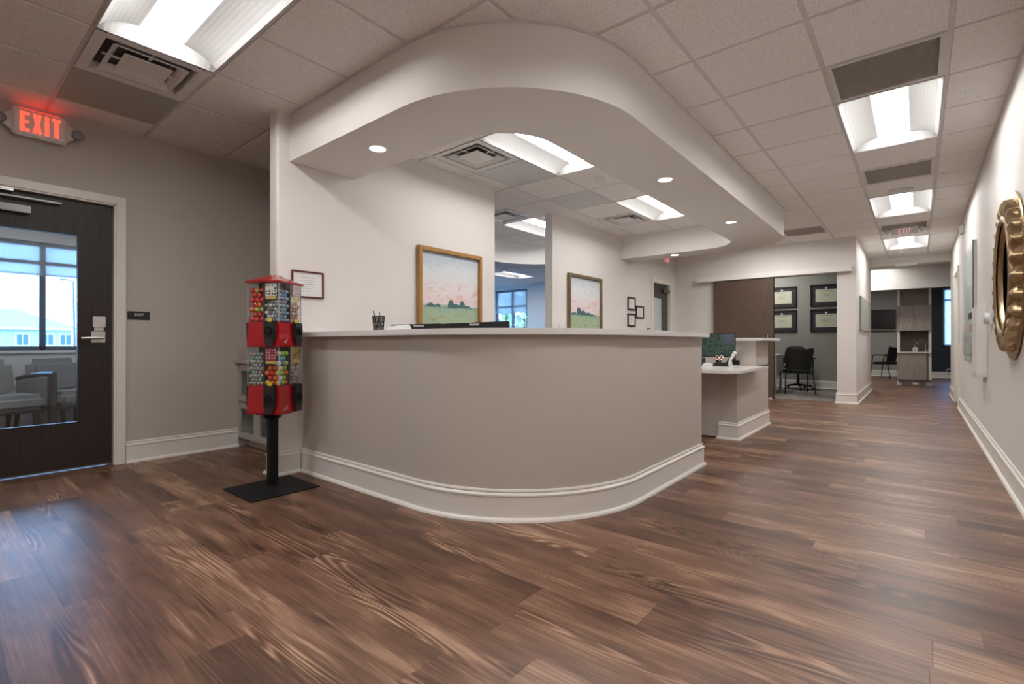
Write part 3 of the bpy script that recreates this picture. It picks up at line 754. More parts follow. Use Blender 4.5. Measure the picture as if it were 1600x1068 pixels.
def downlight(x, y, label):
    o = thing('downlight', label, 'downlight', (x, y, SZ))
    part('trim_ring', MB().lathe([(.054, SZ + .002), (.058, SZ - .004), (.070, SZ - .004), (.074, SZ + .001)], (x, y, 0), 32), M_METAL if 'dark' in label else M_WHITE, o)
    part('lens', MB().lathe([(.0001, SZ - .003), (.055, SZ - .003)], (x, y, 0), 32), M_LENSD, o)
downlight(-2.973, 2.10, 'round lit downlight in the soffit nearest the left corner')
downlight(-1.655, 4.05, 'round lit downlight in the soffit over the counter end')
downlight(-1.655, 5.95, 'round lit downlight with dark rim near the far soffit corner')
downlight(-2.95, 7.60, 'round lit downlight in the far soffit beside the small exit sign')

def smoke(x, y, label, r=.055):
    o = thing('smoke_detector', label, 'smoke detector', (x, y, CZ - .05))
    part('base', MB().lathe([(r, CZ), (r, CZ - .018), (r * .85, CZ - .022)], (x, y, 0), 24), M_WHITEP, o)
    part('sensor', MB().lathe([(r * .8, CZ - .02), (r * .75, CZ - .035), (r * .5, CZ - .045), (.0001, CZ - .048)], (x, y, 0), 24), M_WHITEP, o)
smoke(-2.60, 4.62, 'white smoke detector on the ceiling inside the soffit')
smoke(-7.5, 8.8, 'smoke detector in the blue lit room beyond the opening', .07)
smoke(-.25, 11.95, 'small white ceiling sensor at the far end of the hallway')
# ceiling emergency pair, second hallway light
o = thing('emergency_light', 'small white two headed emergency light before the second hallway light', 'emergency light', (-.16, 7.12, CZ - .05))
part('base', MB().box(-.20, 7.08, CZ - .02, -.10, 7.16, CZ), M_WHITEP, o, bevel=.004)
for s in (-1, 1): part('lamp_head', MB().lathe([(.02, -.03), (.03, 0), (.028, .02)], (-.15 + s * .085, 7.10, CZ - .03), 16, 'Y'), M_WHITEP, o)

# ---------------------------------------------------------------- exit signs
M_EXIT = emit_mat('red exit letters', (1.0, .040, .022), 4.2)
M_EXITF = mat('off white exit sign housing', (.74, .70, .66), .4)
def exit_letters(h, t, w=.42):
    """block letters EXIT, returned as MB in (u, v) plane with given height; u centred"""
    m = MB(); lw = h * w; s = h * .135; gap = h * .125; d = t
    def bx(u0, v0, u1, v1): m.box(u0, v0, 0, u1, v1, d)
    x = -(4 * lw - (lw - s * 1.15) + 3 * gap) / 2
    bx(x, 0, x + s * 1.15, h); bx(x, 0, x + lw, s); bx(x, h - s, x + lw, h); bx(x, h * .5 - s * .5, x + lw * .9, h * .5 + s * .5); x += lw + gap
    q = s * 1.05
    for a, b in ((0, lw - q), (lw - q, 0)):
        vs = [(x + a, 0, 0), (x + a + q, 0, 0), (x + b + q, h, 0), (x + b, h, 0)]
        m.add(vs + [(p[0], p[1], d) for p in vs], [(0, 3, 2, 1), (4, 5, 6, 7), (0, 1, 5, 4), (1, 2, 6, 5), (2, 3, 7, 6), (3, 0, 4, 7)])
    x += lw + gap
    bx(x, 0, x + s * 1.15, h); x += s * 1.15 + gap
    bx(x, h - s, x + lw, h); bx(x + lw / 2 - s * .57, 0, x + lw / 2 + s * .57, h)
    return m
o = thing('exit_sign', 'white exit sign with glowing red letters on the left wall above the door', 'exit sign', (XL + .04, .587, 2.49))
x0, x1 = XL + .035, XL + .085
part('housing', MB().box(x0, .437, 2.492, x1, .735, 2.686), M_EXITF, o, bevel=.012, seg=3)
part('mounting_plate', MB().box(XL, .50, 2.53, x0, .68, 2.66), M_EXITF, o)
part('lettering', exit_letters(.138, .003, .35).xf(FX(x1, .590, 2.524)), M_EXIT, o, label='glowing red EXIT letters')
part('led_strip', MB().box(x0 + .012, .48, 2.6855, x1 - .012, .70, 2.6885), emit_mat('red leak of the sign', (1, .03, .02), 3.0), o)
for s, yc in ((-1, .437), (1, .735)):
    a = part('lamp_arm', MB().extr([(0, 0), (.055, .035), (.055, .085), (0, .13)], 0, .02).xf(Matrix(((0, 0, 1, x0 + .01), (s, 0, 0, yc), (0, 1, 0, 2.525), (0, 0, 0, 1)))), M_EXITF, o)
    lp = part('lamp_head', MB().lathe([(.012, -.03), (.034, -.012), (.038, .012), (.034, .02)], (x0 + .04, yc + s * .062, 2.585), 20, 'X'), M_ALU, o)
    part('lamp_lens', MB().lathe([(.0001, .017), (.033, .017)], (x0 + .04, yc + s * .062, 2.585), 20, 'X'), mat('unlit lamp lens', (.10, .095, .085), .25, .3, bump=1, bscale=120), lp)
part('test_button', MB().lathe([(.004, 0), (.004, -.004), (.0001, -.004)], (x1 - .015, .70, 2.492), 10), M_CHROME, o)
# small exit sign over the grey door
o = thing('exit_sign', 'small exit sign with pale red letters on the far wall above the grey door', 'exit sign', (XQ, 9.2, 2.52))
part('housing', MB().box(XQ + .0, 9.02, 2.515, XQ + .06, 9.35, 2.70), M_WHITEP, o, bevel=.006)
part('lettering', exit_letters(.12, .002, .4).xf(FX(XQ + .061, 9.185, 2.548)), emit_mat('pale red letters', (1, .22, .2), .95), o)
# hanging exit combo in the hallway
o = thing('exit_sign', 'ceiling hung exit and emergency light combination at the hallway end', 'exit sign', (-.155, 9.5, CZ))
yy = 9.5
part('canopy', MB().box(-.30, yy - .03, CZ - .015, 0, yy + .03, CZ), M_WHITEP, o, bevel=.004)
part('housing', MB().box(-.315, yy - .02, CZ - .105, .005, yy + .02, CZ - .015), M_WHITEP, o, bevel=.004)
part('lettering', exit_letters(.075, .002, .5).xf(FNY(-.155, yy - .021, CZ - .1)), emit_mat('faint pink letters', (1, .50, .48), .62), o)
for x in (-.43, -.36, .05, .12):
    part('lamp_head', MB().lathe([(.018, .02), (.032, -.01), (.034, -.03), (.028, -.032)], (x, yy, CZ - .06), 16, 'Y').box(x - .008, yy - .01, CZ - .05, x + .008, yy + .01, CZ), M_WHITEP, o)
# ================================================================ RECEPTION COUNTER
CXc, CYc = -2.325, 2.885
XP_ = XP + .002
cface = [(XP_, 1.925)] + arc(CXc, CYc, .96, -90, 0, 48) + [(-1.365, 4.09), (-1.485, 4.09)]
cin = arc(CXc, CYc, .84, 0, -90, 40) + [(XP_, 2.045)]
ct = thing('reception_counter', 'long curved greige reception counter with white top and baseboard in the foreground', 'counter', (-2.3, 3.0, 0))
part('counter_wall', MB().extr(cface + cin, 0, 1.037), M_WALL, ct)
bs = MB().sweep(cface, BASEP); part('base_moulding', bs, M_TRIM, ct, label='white curved baseboard')
top = [(XP_, 1.872)] + arc(CXc, CYc, 1.013, -90, 0, 48) + [(-1.312, 4.13), (-1.325, 4.143), (-1.64, 4.143)] + arc(CXc, CYc, .675, 0, -90, 40) + [(XP_, 2.21)]
part('countertop', MB().extr(top, 1.037, 1.075), M_QUARTZ, ct, bevel=.004, label='thin white stone top')
dk = thing('reception_desk', 'white work surface behind the tall curved counter', 'desk', (-2.9, 2.4, 0))
part('desktop', MB().extr([(XP + .01, 2.05), (-2.33, 2.05)] + arc(CXc, CYc, .832, -88, -2, 24) + [(-1.49, 4.05), (-2.1, 4.05), (-2.1, 2.95), (-2.35, 2.70), (XP + .01, 2.70)], .70, .73), M_QUARTZ, dk)
for x, y in ((XP + .1, 2.62), (-2.2, 2.75), (-2.05, 4.0)): part('leg', MB().cbox((x, y, .35), (.05, .05, .70)), M_METAL, dk)

# ---- back desk
bd = thing('back_desk', 'lower greige and white desk behind the counter with raised end shelf', 'desk', (-1.6, 6.0, 0))
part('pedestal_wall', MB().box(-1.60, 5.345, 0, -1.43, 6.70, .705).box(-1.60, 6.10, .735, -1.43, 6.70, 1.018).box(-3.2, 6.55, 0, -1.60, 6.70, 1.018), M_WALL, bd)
part('base_moulding', MB().sweep([(-1.60, 5.46), (-1.60, 5.345), (-1.43, 5.345), (-1.43, 6.70), (-3.2, 6.70)], BASEP), M_TRIM, bd)
part('modesty_panel', MB().box(-2.6, 5.36, .012, -1.602, 5.38, .705), mat('warm white laminate', (.56, .52, .49), .4), bd)
dt = [(-2.9, 4.78), (-1.42, 4.78)] + arc(-1.42, 4.92, .14, -90, 0, 12)[1:] + [(-1.295, 6.08), (-1.43, 6.09), (-1.60, 6.09), (-1.60, 6.55), (-2.9, 6.55)]
part('desktop', MB().extr(dt, .705, .735), M_QUARTZ, bd, bevel=.003)
part('raised_shelf', MB().extr([(-1.62, 5.97), (-1.33, 5.97), (-1.31, 6.0), (-1.31, 6.78), (-3.2, 6.78), (-3.2, 6.45), (-1.62, 6.45)], 1.018, 1.05), M_QUARTZ, bd, bevel=.003)
part('panel_left', MB().box(-2.9, 4.9, 0, -2.87, 6.5, .705), M_TRIM, bd)

def screen_mat(name, c1, c2, c3, s):
    m, nt, b = nmat(name); g = NG(nt); tc = nt.nodes.new('ShaderNodeTexCoord'); sp = nt.nodes.new('ShaderNodeSeparateXYZ')
    nt.links.new(tc.outputs['Generated'], sp.inputs[0])
    n = g.noise(tc.outputs['Generated'], 9, 5, 1.0); n2 = g.noise(tc.outputs['Generated'], 60, 2)
    col = g.mix(g.smooth(n, .4, .6), c1, c2); col = g.mix(g.math('MULTIPLY', g.smooth(sp.outputs[0], .45, .8), g.smooth(sp.outputs[2], .3, .9)), col, c3)
    col = g.mix(g.math('MULTIPLY', g.smooth(n2, .55, .66), .3), col, (.25, .3, .3))
    nt.links.new(col, b.inputs['Base Color']); b.inputs['Roughness'].default_value = .2
    nt.links.new(col, b.inputs['Emission Color']); b.inputs['Emission Strength'].default_value = s
    return m
M_SCR = screen_mat('lit monitor image', (.012, .025, .018), (.025, .06, .042), (.06, .06, .10), 0.35)
def monitor(label, x, y, zd, w, h, zt, rot, back, group=None):
    """flat display on a stand; local -Y faces the viewer"""
    o = thing('computer_monitor', label, 'monitor', (x, y, zd), rot, group); zt -= zd
    part('casing', MB().box(-w / 2, -.008, zt - h, w / 2, .022, zt), M_BLACK, o, bevel=.004)
    if back:
        part('lettering', text_mb('ViewSonic', .024, .0006, .0006).xf(FNY(.04, -.0095, zt - .0135)), M_WHITEP, o, label='white maker name lettering')
        part('rear_housing', MB().box(-w * .3, -.03, zt - h * .85, w * .3, -.008, zt - h * .35), M_BLACK, o, bevel=.006)
    else:
        part('screen', MB().box(-w / 2 + .01, -.0095, zt - h + .016, w / 2 - .01, -.008, zt - .01), M_SCR, o)
    part('stand', MB().box(-.03, .0, .01, .03, .018, zt - h * .5), M_BLACK, o, bevel=.003)
    part('base', MB().box(-.11, -.08, 0, .11, .10, .012), M_BLACK, o, bevel=.004)
    return o
monitor('black monitor behind the counter, seen as the short left one of the front pair', -2.985, 2.45, .73, .47, .30, 1.138, math.radians(14), True)
monitor('black monitor behind the counter, the wide right one of the front pair', -2.405, 2.47, .73, .69, .40, 1.134, math.radians(-2), True)
monitor('monitor showing a dark green picture on the lower back desk', -1.775, 5.9, .735, .36, .28, 1.108, math.radians(22), False)
monitor('monitor just left of the one with the green picture on the back desk', -2.17, 5.85, .735, .40, .28, 1.114, math.radians(22), False)

# pen cup
pc = thing('pen_cup', 'black wire mesh pen cup on the left part of the counter', 'pen cup', (-2.89, 2.05, 1.075))
def mesh_cup(cx_, cy_, z0, r0, r1, h):
    m = MB(); n = 24
    for k in range(n):
        a = 2 * PI * k / n
        for sgn in (1, -1):
            b = a + sgn * .55
            m.tube([(cx_ + r0 * math.cos(a), cy_ + r0 * math.sin(a), z0), (cx_ + (r0 + r1) / 2 * math.cos((a + b) / 2), cy_ + (r0 + r1) / 2 * math.sin((a + b) / 2), z0 + h / 2), (cx_ + r1 * math.cos(b), cy_ + r1 * math.sin(b), z0 + h)], .0011, 4)
    for q in range(1, 10):
        t = q / 10; r = r0 + (r1 - r0) * t
        m.tube([(cx_ + r * math.cos(2 * PI * k / 24), cy_ + r * math.sin(2 * PI * k / 24), z0 + h * t) for k in range(25)], .0008, 4)
    return m
part('mesh_body', mesh_cup(-2.89, 2.05, 1.078, .034, .042, .100), M_BLACKM, pc)
part('rim', MB().lathe([(.040, 1.176), (.044, 1.176), (.044, 1.180), (.040, 1.180), (.040, 1.176)], (-2.89, 2.05, 0), 28), M_BLACKM, pc)
part('cup_floor', MB().lathe([(.0001, 1.075), (.035, 1.075), (.035, 1.079), (.0001, 1.079)], (-2.89, 2.05, 0), 28), M_BLACKM, pc)
for k, (dx, dy, tx, ty, h, c, lab) in enumerate([(-.012, .0, -.045, -.01, 1.213, M_BLACK, 'black pen leaning left in the mesh cup'), (.005, .012, -.018, .02, 1.208, M_INK, 'grey pen standing in the mesh cup'), (-.005, -.01, .022, -.012, 1.170, M_BLACK, 'short black pen leaning right inside the mesh cup')]):
    single('pen', MB().tube([(-2.89 + dx, 2.05 + dy, 1.080), (-2.89 + tx, 2.05 + ty, h)], .0042, 8).tube([(-2.89 + tx, 2.05 + ty, h), (-2.89 + tx * 1.02, 2.05 + ty * 1.02, h + .006)], [.003, .002], 8), c, lab, 'pen', org=(-2.89 + dx, 2.05 + dy, 1.08))
tm = thing('card_terminal', 'white card terminal on the counter between pen cup and monitors', 'card terminal', (-2.73, 2.09, 1.075))
part('body', MB().add([(-2.80, 2.03, 1.075), (-2.665, 2.03, 1.075), (-2.665, 2.17, 1.075), (-2.80, 2.17, 1.075), (-2.775, 2.06, 1.113), (-2.675, 2.05, 1.108), (-2.675, 2.15, 1.120), (-2.775, 2.15, 1.120)], [(0, 3, 2, 1), (4, 5, 6, 7), (0, 1, 5, 4), (1, 2, 6, 5), (2, 3, 7, 6), (3, 0, 4, 7)]), M_WHITE, tm, bevel=.004)
part('cradle', MB().box(-2.84, 2.02, 1.075, -2.66, 2.18, 1.082), M_WHITE, tm, bevel=.002)
part('display', MB().add([(-2.765, 2.052, 1.1145), (-2.70, 2.052, 1.112), (-2.70, 2.10, 1.1165), (-2.765, 2.10, 1.1185)], [(0, 1, 2, 3)]), mat('pale blue display', (.35, .5, .65), .3), tm)

# items on the back desk
o = thing('tissue_box', 'dark tissue box with white label on the back desk below the monitors', 'box', (-1.93, 5.72, .735))
part('body', MB().box(-1.99, 5.67, .735, -1.88, 5.77, .825), mat('dark slate card', (.035, .045, .055), .6), o, bevel=.003)
part('label_card', MB().box(-1.965, 5.667, .755, -1.905, 5.67, .80), M_PAPER, o)
part('tissue', MB().sphere((-1.935, 5.72, .835), .025, 10, 6, sc=(1, .6, 1)), M_PAPER, o)
o = thing('card_holder', 'small white card box in front of the green monitor', 'card holder', (-1.82, 5.66, .735))
part('tray', MB().box(-1.87, 5.62, .735, -1.765, 5.70, .757), M_WHITEP, o, bevel=.004)
part('cards', MB().box(-1.86, 5.635, .757, -1.775, 5.69, .765), M_PAPER, o)
o = thing('desk_organizer', 'black open tray holding the rose gold scissors on the back desk', 'organizer', (-1.69, 5.72, .735))
t = MB(); t.box(-1.76, 5.66, .735, -1.62, 5.78, .741)
for b in ((-1.76, 5.66, -1.757, 5.78), (-1.623, 5.66, -1.62, 5.78), (-1.76, 5.66, -1.62, 5.663), (-1.76, 5.777, -1.62, 5.78), (-1.69, 5.66, -1.687, 5.78)): t.box(b[0], b[1], .741, b[2], b[3], .775)
part('tray', t, M_BLACK, o)
M_ROSE = mat('rose gold metal', (.75, .50, .42), .25, 1.0)
o = thing('scissors', 'rose gold scissors standing in the black desk tray', 'scissors', (-1.70, 5.72, .745))
def loop(c, r, tilt, sx=1.0):
    return [(c[0] + r * math.cos(a) * sx, c[1] + .01 * math.sin(a), c[2] + r * math.sin(a) * 1.5) for a in [2 * PI * k / 16 for k in range(17)]]
part('blade', MB().tube([(-1.722, 5.72, .744), (-1.712, 5.72, .80)], [.003, .006], 6), M_ROSE, o)
part('blade', MB().tube([(-1.700, 5.722, .744), (-1.712, 5.722, .80)], [.003, .006], 6), M_ROSE, o)
part('finger_ring', MB().tube(loop((-1.735, 5.72, .832), .014, 0), .005, 6).tube([(-1.712, 5.72, .80), (-1.728, 5.72, .815)], .006, 6), M_ROSE, o)
part('finger_ring', MB().tube(loop((-1.692, 5.72, .828), .015, 0, 1.2), .005, 6).tube([(-1.712, 5.722, .80), (-1.70, 5.72, .812)], .006, 6), M_ROSE, o)
o = thing('barcode_scanner', 'white handheld scanner leaning on its stand beside the black tray', 'scanner', (-1.585, 5.72, .735))
part('stand', MB().lathe([(.035, .735), (.035, .742), (.012, .748), (.010, .79)], (-1.59, 5.73, 0), 18), M_WHITEP, o)
part('handle', MB().tube([(-1.605, 5.70, .745), (-1.598, 5.71, .80), (-1.575, 5.72, .845)], [.014, .013, .016], 12), M_WHITEP, o)
part('scan_head', MB().tube([(-1.578, 5.72, .840), (-1.555, 5.71, .875), (-1.542, 5.70, .892)], [.016, .021, .017], 12), M_WHITEP, o)
single('desk_phone', MB().box(-1.76, 6.15, .735, -1.62, 6.32, .79).box(-1.74, 6.13, .79, -1.70, 6.33, .815), M_BLACK, 'black desk phone between the scanner and the white column', 'phone', bevel=.006)

# ================================================================ ALCOVE CABINET
cb = thing('storage_cabinet', 'white glass fronted cabinet in the dark alcove behind the vending machine', 'cabinet', (-4.45, 2.25, 0))
cm = mat('cabinet paint', (.42, .39, .35), .4)
x0, x1, yf, yb = XL + .002, -3.85, 1.985, 2.50
body = MB(); body.box(x0, yf + .02, .075, x0 + .02, yb, .80).box(x1 - .02, yf + .02, .075, x1, yb, .80).box(x0, yb - .02, .075, x1, yb, .80).box(x0, yf + .02, .075, x1, yb, .095).box(x0, yf + .02, .425, x1, yb, .44).box(x0, yf + .02, .785, x1, yb, .80)
body.box(x0 + .02, yf + .09, 0, x1, yb, .075)
part('carcass', body, cm, cb)
part('worktop', MB().box(x0, yf - .03, .80, x1, yb, .835), cm, cb, bevel=.003)
part('top_box', MB().box(x0 + .005, yf + .005, .835, x1, yb, .935), cm, cb, bevel=.003)
pw_ = (x1 - x0) / 3
for r, (za, zb_) in enumerate(((.09, .425), (.44, .785))):
    for k in range(3):
        a, b = x0 + k * pw_ + .004, x0 + (k + 1) * pw_ - .004
        d = MB(); fr = .055
        d.box(a, yf, za, a + fr, yf + .02, zb_).box(b - fr, yf, za, b, yf + .02, zb_).box(a + fr, yf, za, b - fr, yf + .02, za + fr).box(a + fr, yf, zb_ - fr, b - fr, yf + .02, zb_)
        dd = part('door', d, cm, cb, bevel=.002)
        part('glass_pane', MB().box(a + fr, yf + .008, za + fr, b - fr, yf + .012, zb_ - fr), M_GLASS, dd)
for k, (x, z, wv, hv, c, lab) in enumerate([(-4.93, .095, .14, .12, (.30, .28, .26), 'pale box on the lower shelf at the left behind the cabinet glass'), (-4.50, .095, .12, .16, (.28, .12, .10), 'reddish box on the lower shelf in the middle of the glass cabinet'),
                                    (-4.92, .44, .12, .14, (.12, .11, .10), 'dark box on the upper shelf of the glass cabinet'), (-4.52, .44, .15, .10, (.34, .32, .30), 'pale stack on the upper shelf in the middle of the glass cabinet')]):
    single('storage_box', MB().box(x, 2.10, z, x + wv, 2.24, z + hv), mat('storage box %d' % k, c, .6), lab, 'box', bevel=.003)

# ================================================================ GUMBALL MACHINE
GX0, GY0_, GR = -3.46, 1.60, math.radians(28)
gm = thing('gumball_machine', 'red two tier gumball and toy vending machine on a black post stand', 'vending machine', (GX0, GY0_, 0), GR)
Rm = Matrix.Rotation(-GR, 4, 'Z')
def loc2(x, y):   # world -> local
    v = Rm @ Vector((x - GX0, y - GY0_, 0)); return v.x, v.y
bp = MB().box(-3.635, 1.33, 0, -3.19, 1.785, .007); bp.xf(Rm @ Matrix.Translation((-GX0, -GY0_, 0)))
part('base_plate', bp, M_BLACKM, gm, bevel=.001)
pp = MB().box(-3.515, 1.568, .007, -3.458, 1.625, .50); pp.xf(Rm @ Matrix.Translation((-GX0, -GY0_, 0)))
part('post', pp, M_BLACKM, gm, bevel=.003)
A = .122
mt = MB().lathe([(.035, .462), (.05, .47), (.06, .485), (.06, .50)], (loc2(-3.486, 1.597)[0], loc2(-3.486, 1.597)[1], 0), 16).box(-.085, -.085, .50, .085, .085, .512)
part('mounting_bracket', mt, M_BLACKM, gm)
def frust(m, a0, z0, a1, z1):
    vs = [(-a0, -a0, z0), (a0, -a0, z0), (a0, a0, z0), (-a0, a0, z0), (-a1, -a1, z1), (a1, -a1, z1), (a1, a1, z1), (-a1, a1, z1)]
    return m.add(vs, [(0, 3, 2, 1), (4, 5, 6, 7), (0, 1, 5, 4), (1, 2, 6, 5), (2, 3, 7, 6), (3, 0, 4, 7)])
TIERS = ((.512, .703, .965), (.968, 1.132, 1.398))
for ti, (zr, zg, zt) in enumerate(TIERS):
    rb = MB(); frust(rb, A + .003, zr + .012, A - .004, zg); frust(rb, A + .006, zr, A + .006, zr + .012)
    body = part('red_base', rb, M_RED, gm, bevel=.003)
    gl = MB()
    for q in range(4):
        Mq = Matrix.Rotation(q * PI / 2, 4, 'Z'); gl.join(MB().box(-A + .003, -A + .001, zg, A - .003, -A + .003, zt), Mq)
    part('globe_panels', gl, M_CLEAR, gm)
    pst = MB()
    for sx in (-1, 1):
        for sy in (-1, 1): pst.cbox((sx * (A - .004), sy * (A - .004), (zg + zt) / 2), (.004, .004, zt - zg))
    part('corner_posts', pst, mat('pale clear plastic edge', (.45, .46, .46), .2), gm)
    core = MB().box(-.072, -.072, zg, .072, .072, zt); 
    for q in range(4): core.join(MB().box(-.002, -A + .004, zg, .002, -.07, zt), Matrix.Rotation(q * PI / 2, 4, 'Z'))
    part('inner_dividers', core, mat('smoky inner divider', (.10, .085, .08), .5), gm)
    if ti == 0: part('tier_cap', MB().box(-A + .002, -A + .002, zt, A - .002, A - .002, zt + .003), M_RED, gm)
    for q in range(4):
        Mq = Matrix.Rotation(q * PI / 2, 4, 'Z')
        # coin mechanism on the right half of every face
        cxm = .062
        ds = MB().box(cxm - .044, -A - .024, zr + .045, cxm + .044, -A + .006, zg + .002); ds.xf(Mq)
        d_ = part('coin_mechanism', ds, M_BLACK, gm, bevel=.007)
        kn = MB().lathe([(.030, 0), (.030, -.006), (.0001, -.006)], (cxm, -A - .024, zr + .105), 20, 'Y').tube([(cxm - .016, -A - .034, zr + .122), (cxm + .016, -A - .034, zr + .088)], .006, 8).tube([(cxm, -A - .024, zr + .105), (cxm, -A - .036, zr + .105)], .010, 10); kn.xf(Mq)
        part('crank_knob', kn, M_BLACKM, d_)
        ch = MB().add([(cxm - .026, -A - .022, zr + .006), (cxm + .026, -A - .022, zr + .006), (cxm + .032, -A - .026, zr + .052), (cxm - .032, -A - .026, zr + .052), (cxm - .026, -A, zr + .006), (cxm + .026, -A, zr + .006), (cxm + .032, -A, zr + .052), (cxm - .032, -A, zr + .052)],
                      [(0, 1, 2, 3), (5, 4, 7, 6), (0, 4, 5, 1), (3, 2, 6, 7), (1, 5, 6, 2), (0, 3, 7, 4)]); ch.xf(Mq)
        part('chute_door', ch, mat('dark grey plastic', (.035, .03, .033), .35), gm)
        if q in (0, 1):
            pc_ = [[(.50, .50, .46), (.02, .02, .02)], [(.45, .40, .37), (.55, .45, .42)], [(.22, .03, .06), (.55, .35, .32)], [(.30, .22, .05), (.03, .02, .01)]][ti * -2 + 2 + q] if False else \
                  {(1, 0): [(.55, .55, .50), (.02, .02, .02)], (1, 1): [(.50, .45, .42), (.30, .26, .25)], (0, 0): [(.24, .04, .07), (.55, .38, .36)], (0, 1): [(.34, .26, .08), (.03, .02, .01)]}[(ti, q)]
            pz1 = zt - .004; pz0 = pz1 - .088
            cd = MB().box(cxm - .043, -A - .0015, pz0, cxm + .043, -A + .0005, pz1); cd.xf(Mq)
            pcd = part('display_card', cd, mat('display card %d%d' % (ti, q), pc_[0], .4), gm)
            sp_ = MB(); rr = random.Random(ti * 7 + q)
            for a_ in range(4):
                for b_ in range(4):
                    if rr.random() < .12: continue
                    u = cxm - .032 + a_ * .0213 + rr.uniform(-.003, .003); v = pz0 + .016 + b_ * .0185 + rr.uniform(-.002, .002); ra = rr.uniform(.004, .0075)
                    sp_.lathe([(.0001, -.0012), (ra, -.0012), (ra, 0)], (u, -A - .0016, v), 10, 'Y')
            sp_.xf(Mq); part('card_print', sp_, mat('card print %d%d' % (ti, q), pc_[1], .5), pcd)
            st = MB().box(cxm - .040, -A - .002, pz0 - .020, cxm + .040, -A, pz0 - .002); st.xf(Mq)
            part('price_strip', st, mat('ochre strip', (.50, .36, .10), .5), gm)
            rs = MB().lathe([(.0001, -.002), (.016, -.002), (.016, 0)], (cxm - .006, -A - .003, zg + .012), 20, 'Y'); rs.xf(Mq)
            if not (ti == 0 and q == 1): part('round_sticker', rs, M_YELLOW, gm)
            if q == 1:
                dots = MB()
                for (u, v, w_) in ((-.075, .028, .003), (-.062, .024, .004), (-.062, .034, .003), (-.050, .026, .004), (-.050, .036, .004), (-.043, .044, .006), (-.044, .050, .004)):
                    dots.box(u, -A - .0045, zr + v, u + w_, -A - .002, zr + v + .005)
                dots.xf(Mq); part('small_print', dots, M_PAPER, body)
lid = MB(); frust(lid, A + .011, 1.398, A + .011, 1.410)
a, b = A + .011, .018
lid.add([(-a, -a, 1.410), (a, -a, 1.410), (a, a, 1.410), (-a, a, 1.410), (-b, -b, 1.462), (b, -b, 1.462), (b, b, 1.462), (-b, b, 1.462)], [(4, 5, 6, 7), (0, 1, 5, 4), (1, 2, 6, 5), (2, 3, 7, 6), (3, 0, 4, 7)])
ld = part('lid', lid, M_RED, gm, bevel=.003)
part('lid_screw', MB().lathe([(.005, 1.462), (.006, 1.468), (.0001, 1.470)], (0, 0, 0), 12), M_METAL, ld)
part('lid_slot', MB().add([(.030, -.012, 1.4605), (.052, -.012, 1.4505), (.052, .022, 1.4505), (.030, .022, 1.4605)], [(0, 1, 2, 3)]), M_DARK, ld)

# balls, one object each, in a layer behind the clear panels
BALLM = {}
COLS = {'red': (.55, .02, .02), 'orange': (.62, .13, .02), 'yellow': (.65, .42, .04), 'lime green': (.28, .50, .05), 'white': (.68, .66, .62), 'light blue': (.14, .38, .52), 'purple': (.20, .14, .38),
        'silver grey': (.32, .33, .36), 'pale blue': (.34, .42, .48), 'dusty pink': (.50, .28, .26), 'cream': (.60, .50, .38), 'mint green': (.22, .46, .34), 'grey green': (.30, .34, .30), 'yellow green': (.42, .45, .10), 'smoke grey': (.22, .21, .20), 'pale violet': (.33, .29, .42), 'clear pink': (.42, .32, .31)}
def ball_mesh(c, r):
    k = (c, r)
    if k not in BALLM:
        BALLM[k] = MB().sphere((0, 0, r), r, 12, 8).mesh('ball', mat('ball ' + c, COLS[c], .25, var=.18, vscale=60, coat=.3))
    return BALLM[k]
def fill(ti, q, half, r, cols, text, ztop):
    zr, zg, zt = TIERS[ti]; rr = random.Random(ti * 31 + q * 7 + half)
    u0, u1 = (-A + .008, -.004) if half == 0 else (.004, A - .008)
    n = round((u1 - u0) / (2 * r)); r = (u1 - u0) / (2 * n); row = 0; z = zg + .001
    while z + 2 * r < ztop:
        k = n if row % 2 == 0 else n - 1
        for c in range(k):
            pitch = (u1 - u0) / n
            u = u0 + pitch * (c + .5 + (.5 if row % 2 else 0)); v = -(A - .004 - r) + (.004 if row % 2 else 0)
            p = Matrix.Rotation(q * PI / 2 + GR, 4, 'Z') @ Vector((u, v, 0))
            col = rr.choice(cols); rq = r
            o = bpy.data.objects.new('toy_ball', ball_mesh(col, rq)); COL.objects.link(o)
            o.location = (p.x + GX0, p.y + GY0_, z + rr.uniform(0, .0015)); o.rotation_euler = (rr.uniform(-.2, .2), 0, rr.uniform(0, 6))
            o['label'] = '%s ball in the %s' % (col, text); o['category'] = 'ball'; o['group'] = col + ' balls in the ' + text
        row += 1; z += r * 1.78
fill(1, 0, 0, .0185, ['red', 'red', 'red', 'orange', 'yellow green'], 'upper far left section of the vending machine', 1.39)
fill(1, 0, 1, .0125, ['silver grey', 'white', 'smoke grey', 'pale blue'], 'upper section below the black and white card', 1.30)
fill(1, 1, 0, .0135, ['pale blue', 'silver grey', 'pale violet', 'light blue', 'pale blue'], 'upper blue and silver section right of the front corner', 1.37)
fill(1, 1, 1, .0125, ['dusty pink', 'cream', 'cream', 'clear pink'], 'upper section at the right below the faded card', 1.30)
fill(0, 0, 0, .0125, ['grey green', 'silver grey', 'mint green', 'clear pink', 'grey green'], 'lower far left section of the vending machine', .95)
fill(0, 0, 1, .0175, ['orange', 'yellow', 'orange', 'red'], 'lower section below the crimson card', .865)
fill(0, 1, 0, .0175, ['lime green', 'white', 'light blue', 'purple', 'orange', 'yellow green', 'lime green'], 'lower bright mixed section right of the front corner', .95)
fill(0, 1, 1, .0125, ['clear pink', 'silver grey', 'cream'], 'lower section at the right below the yellow card', .87)
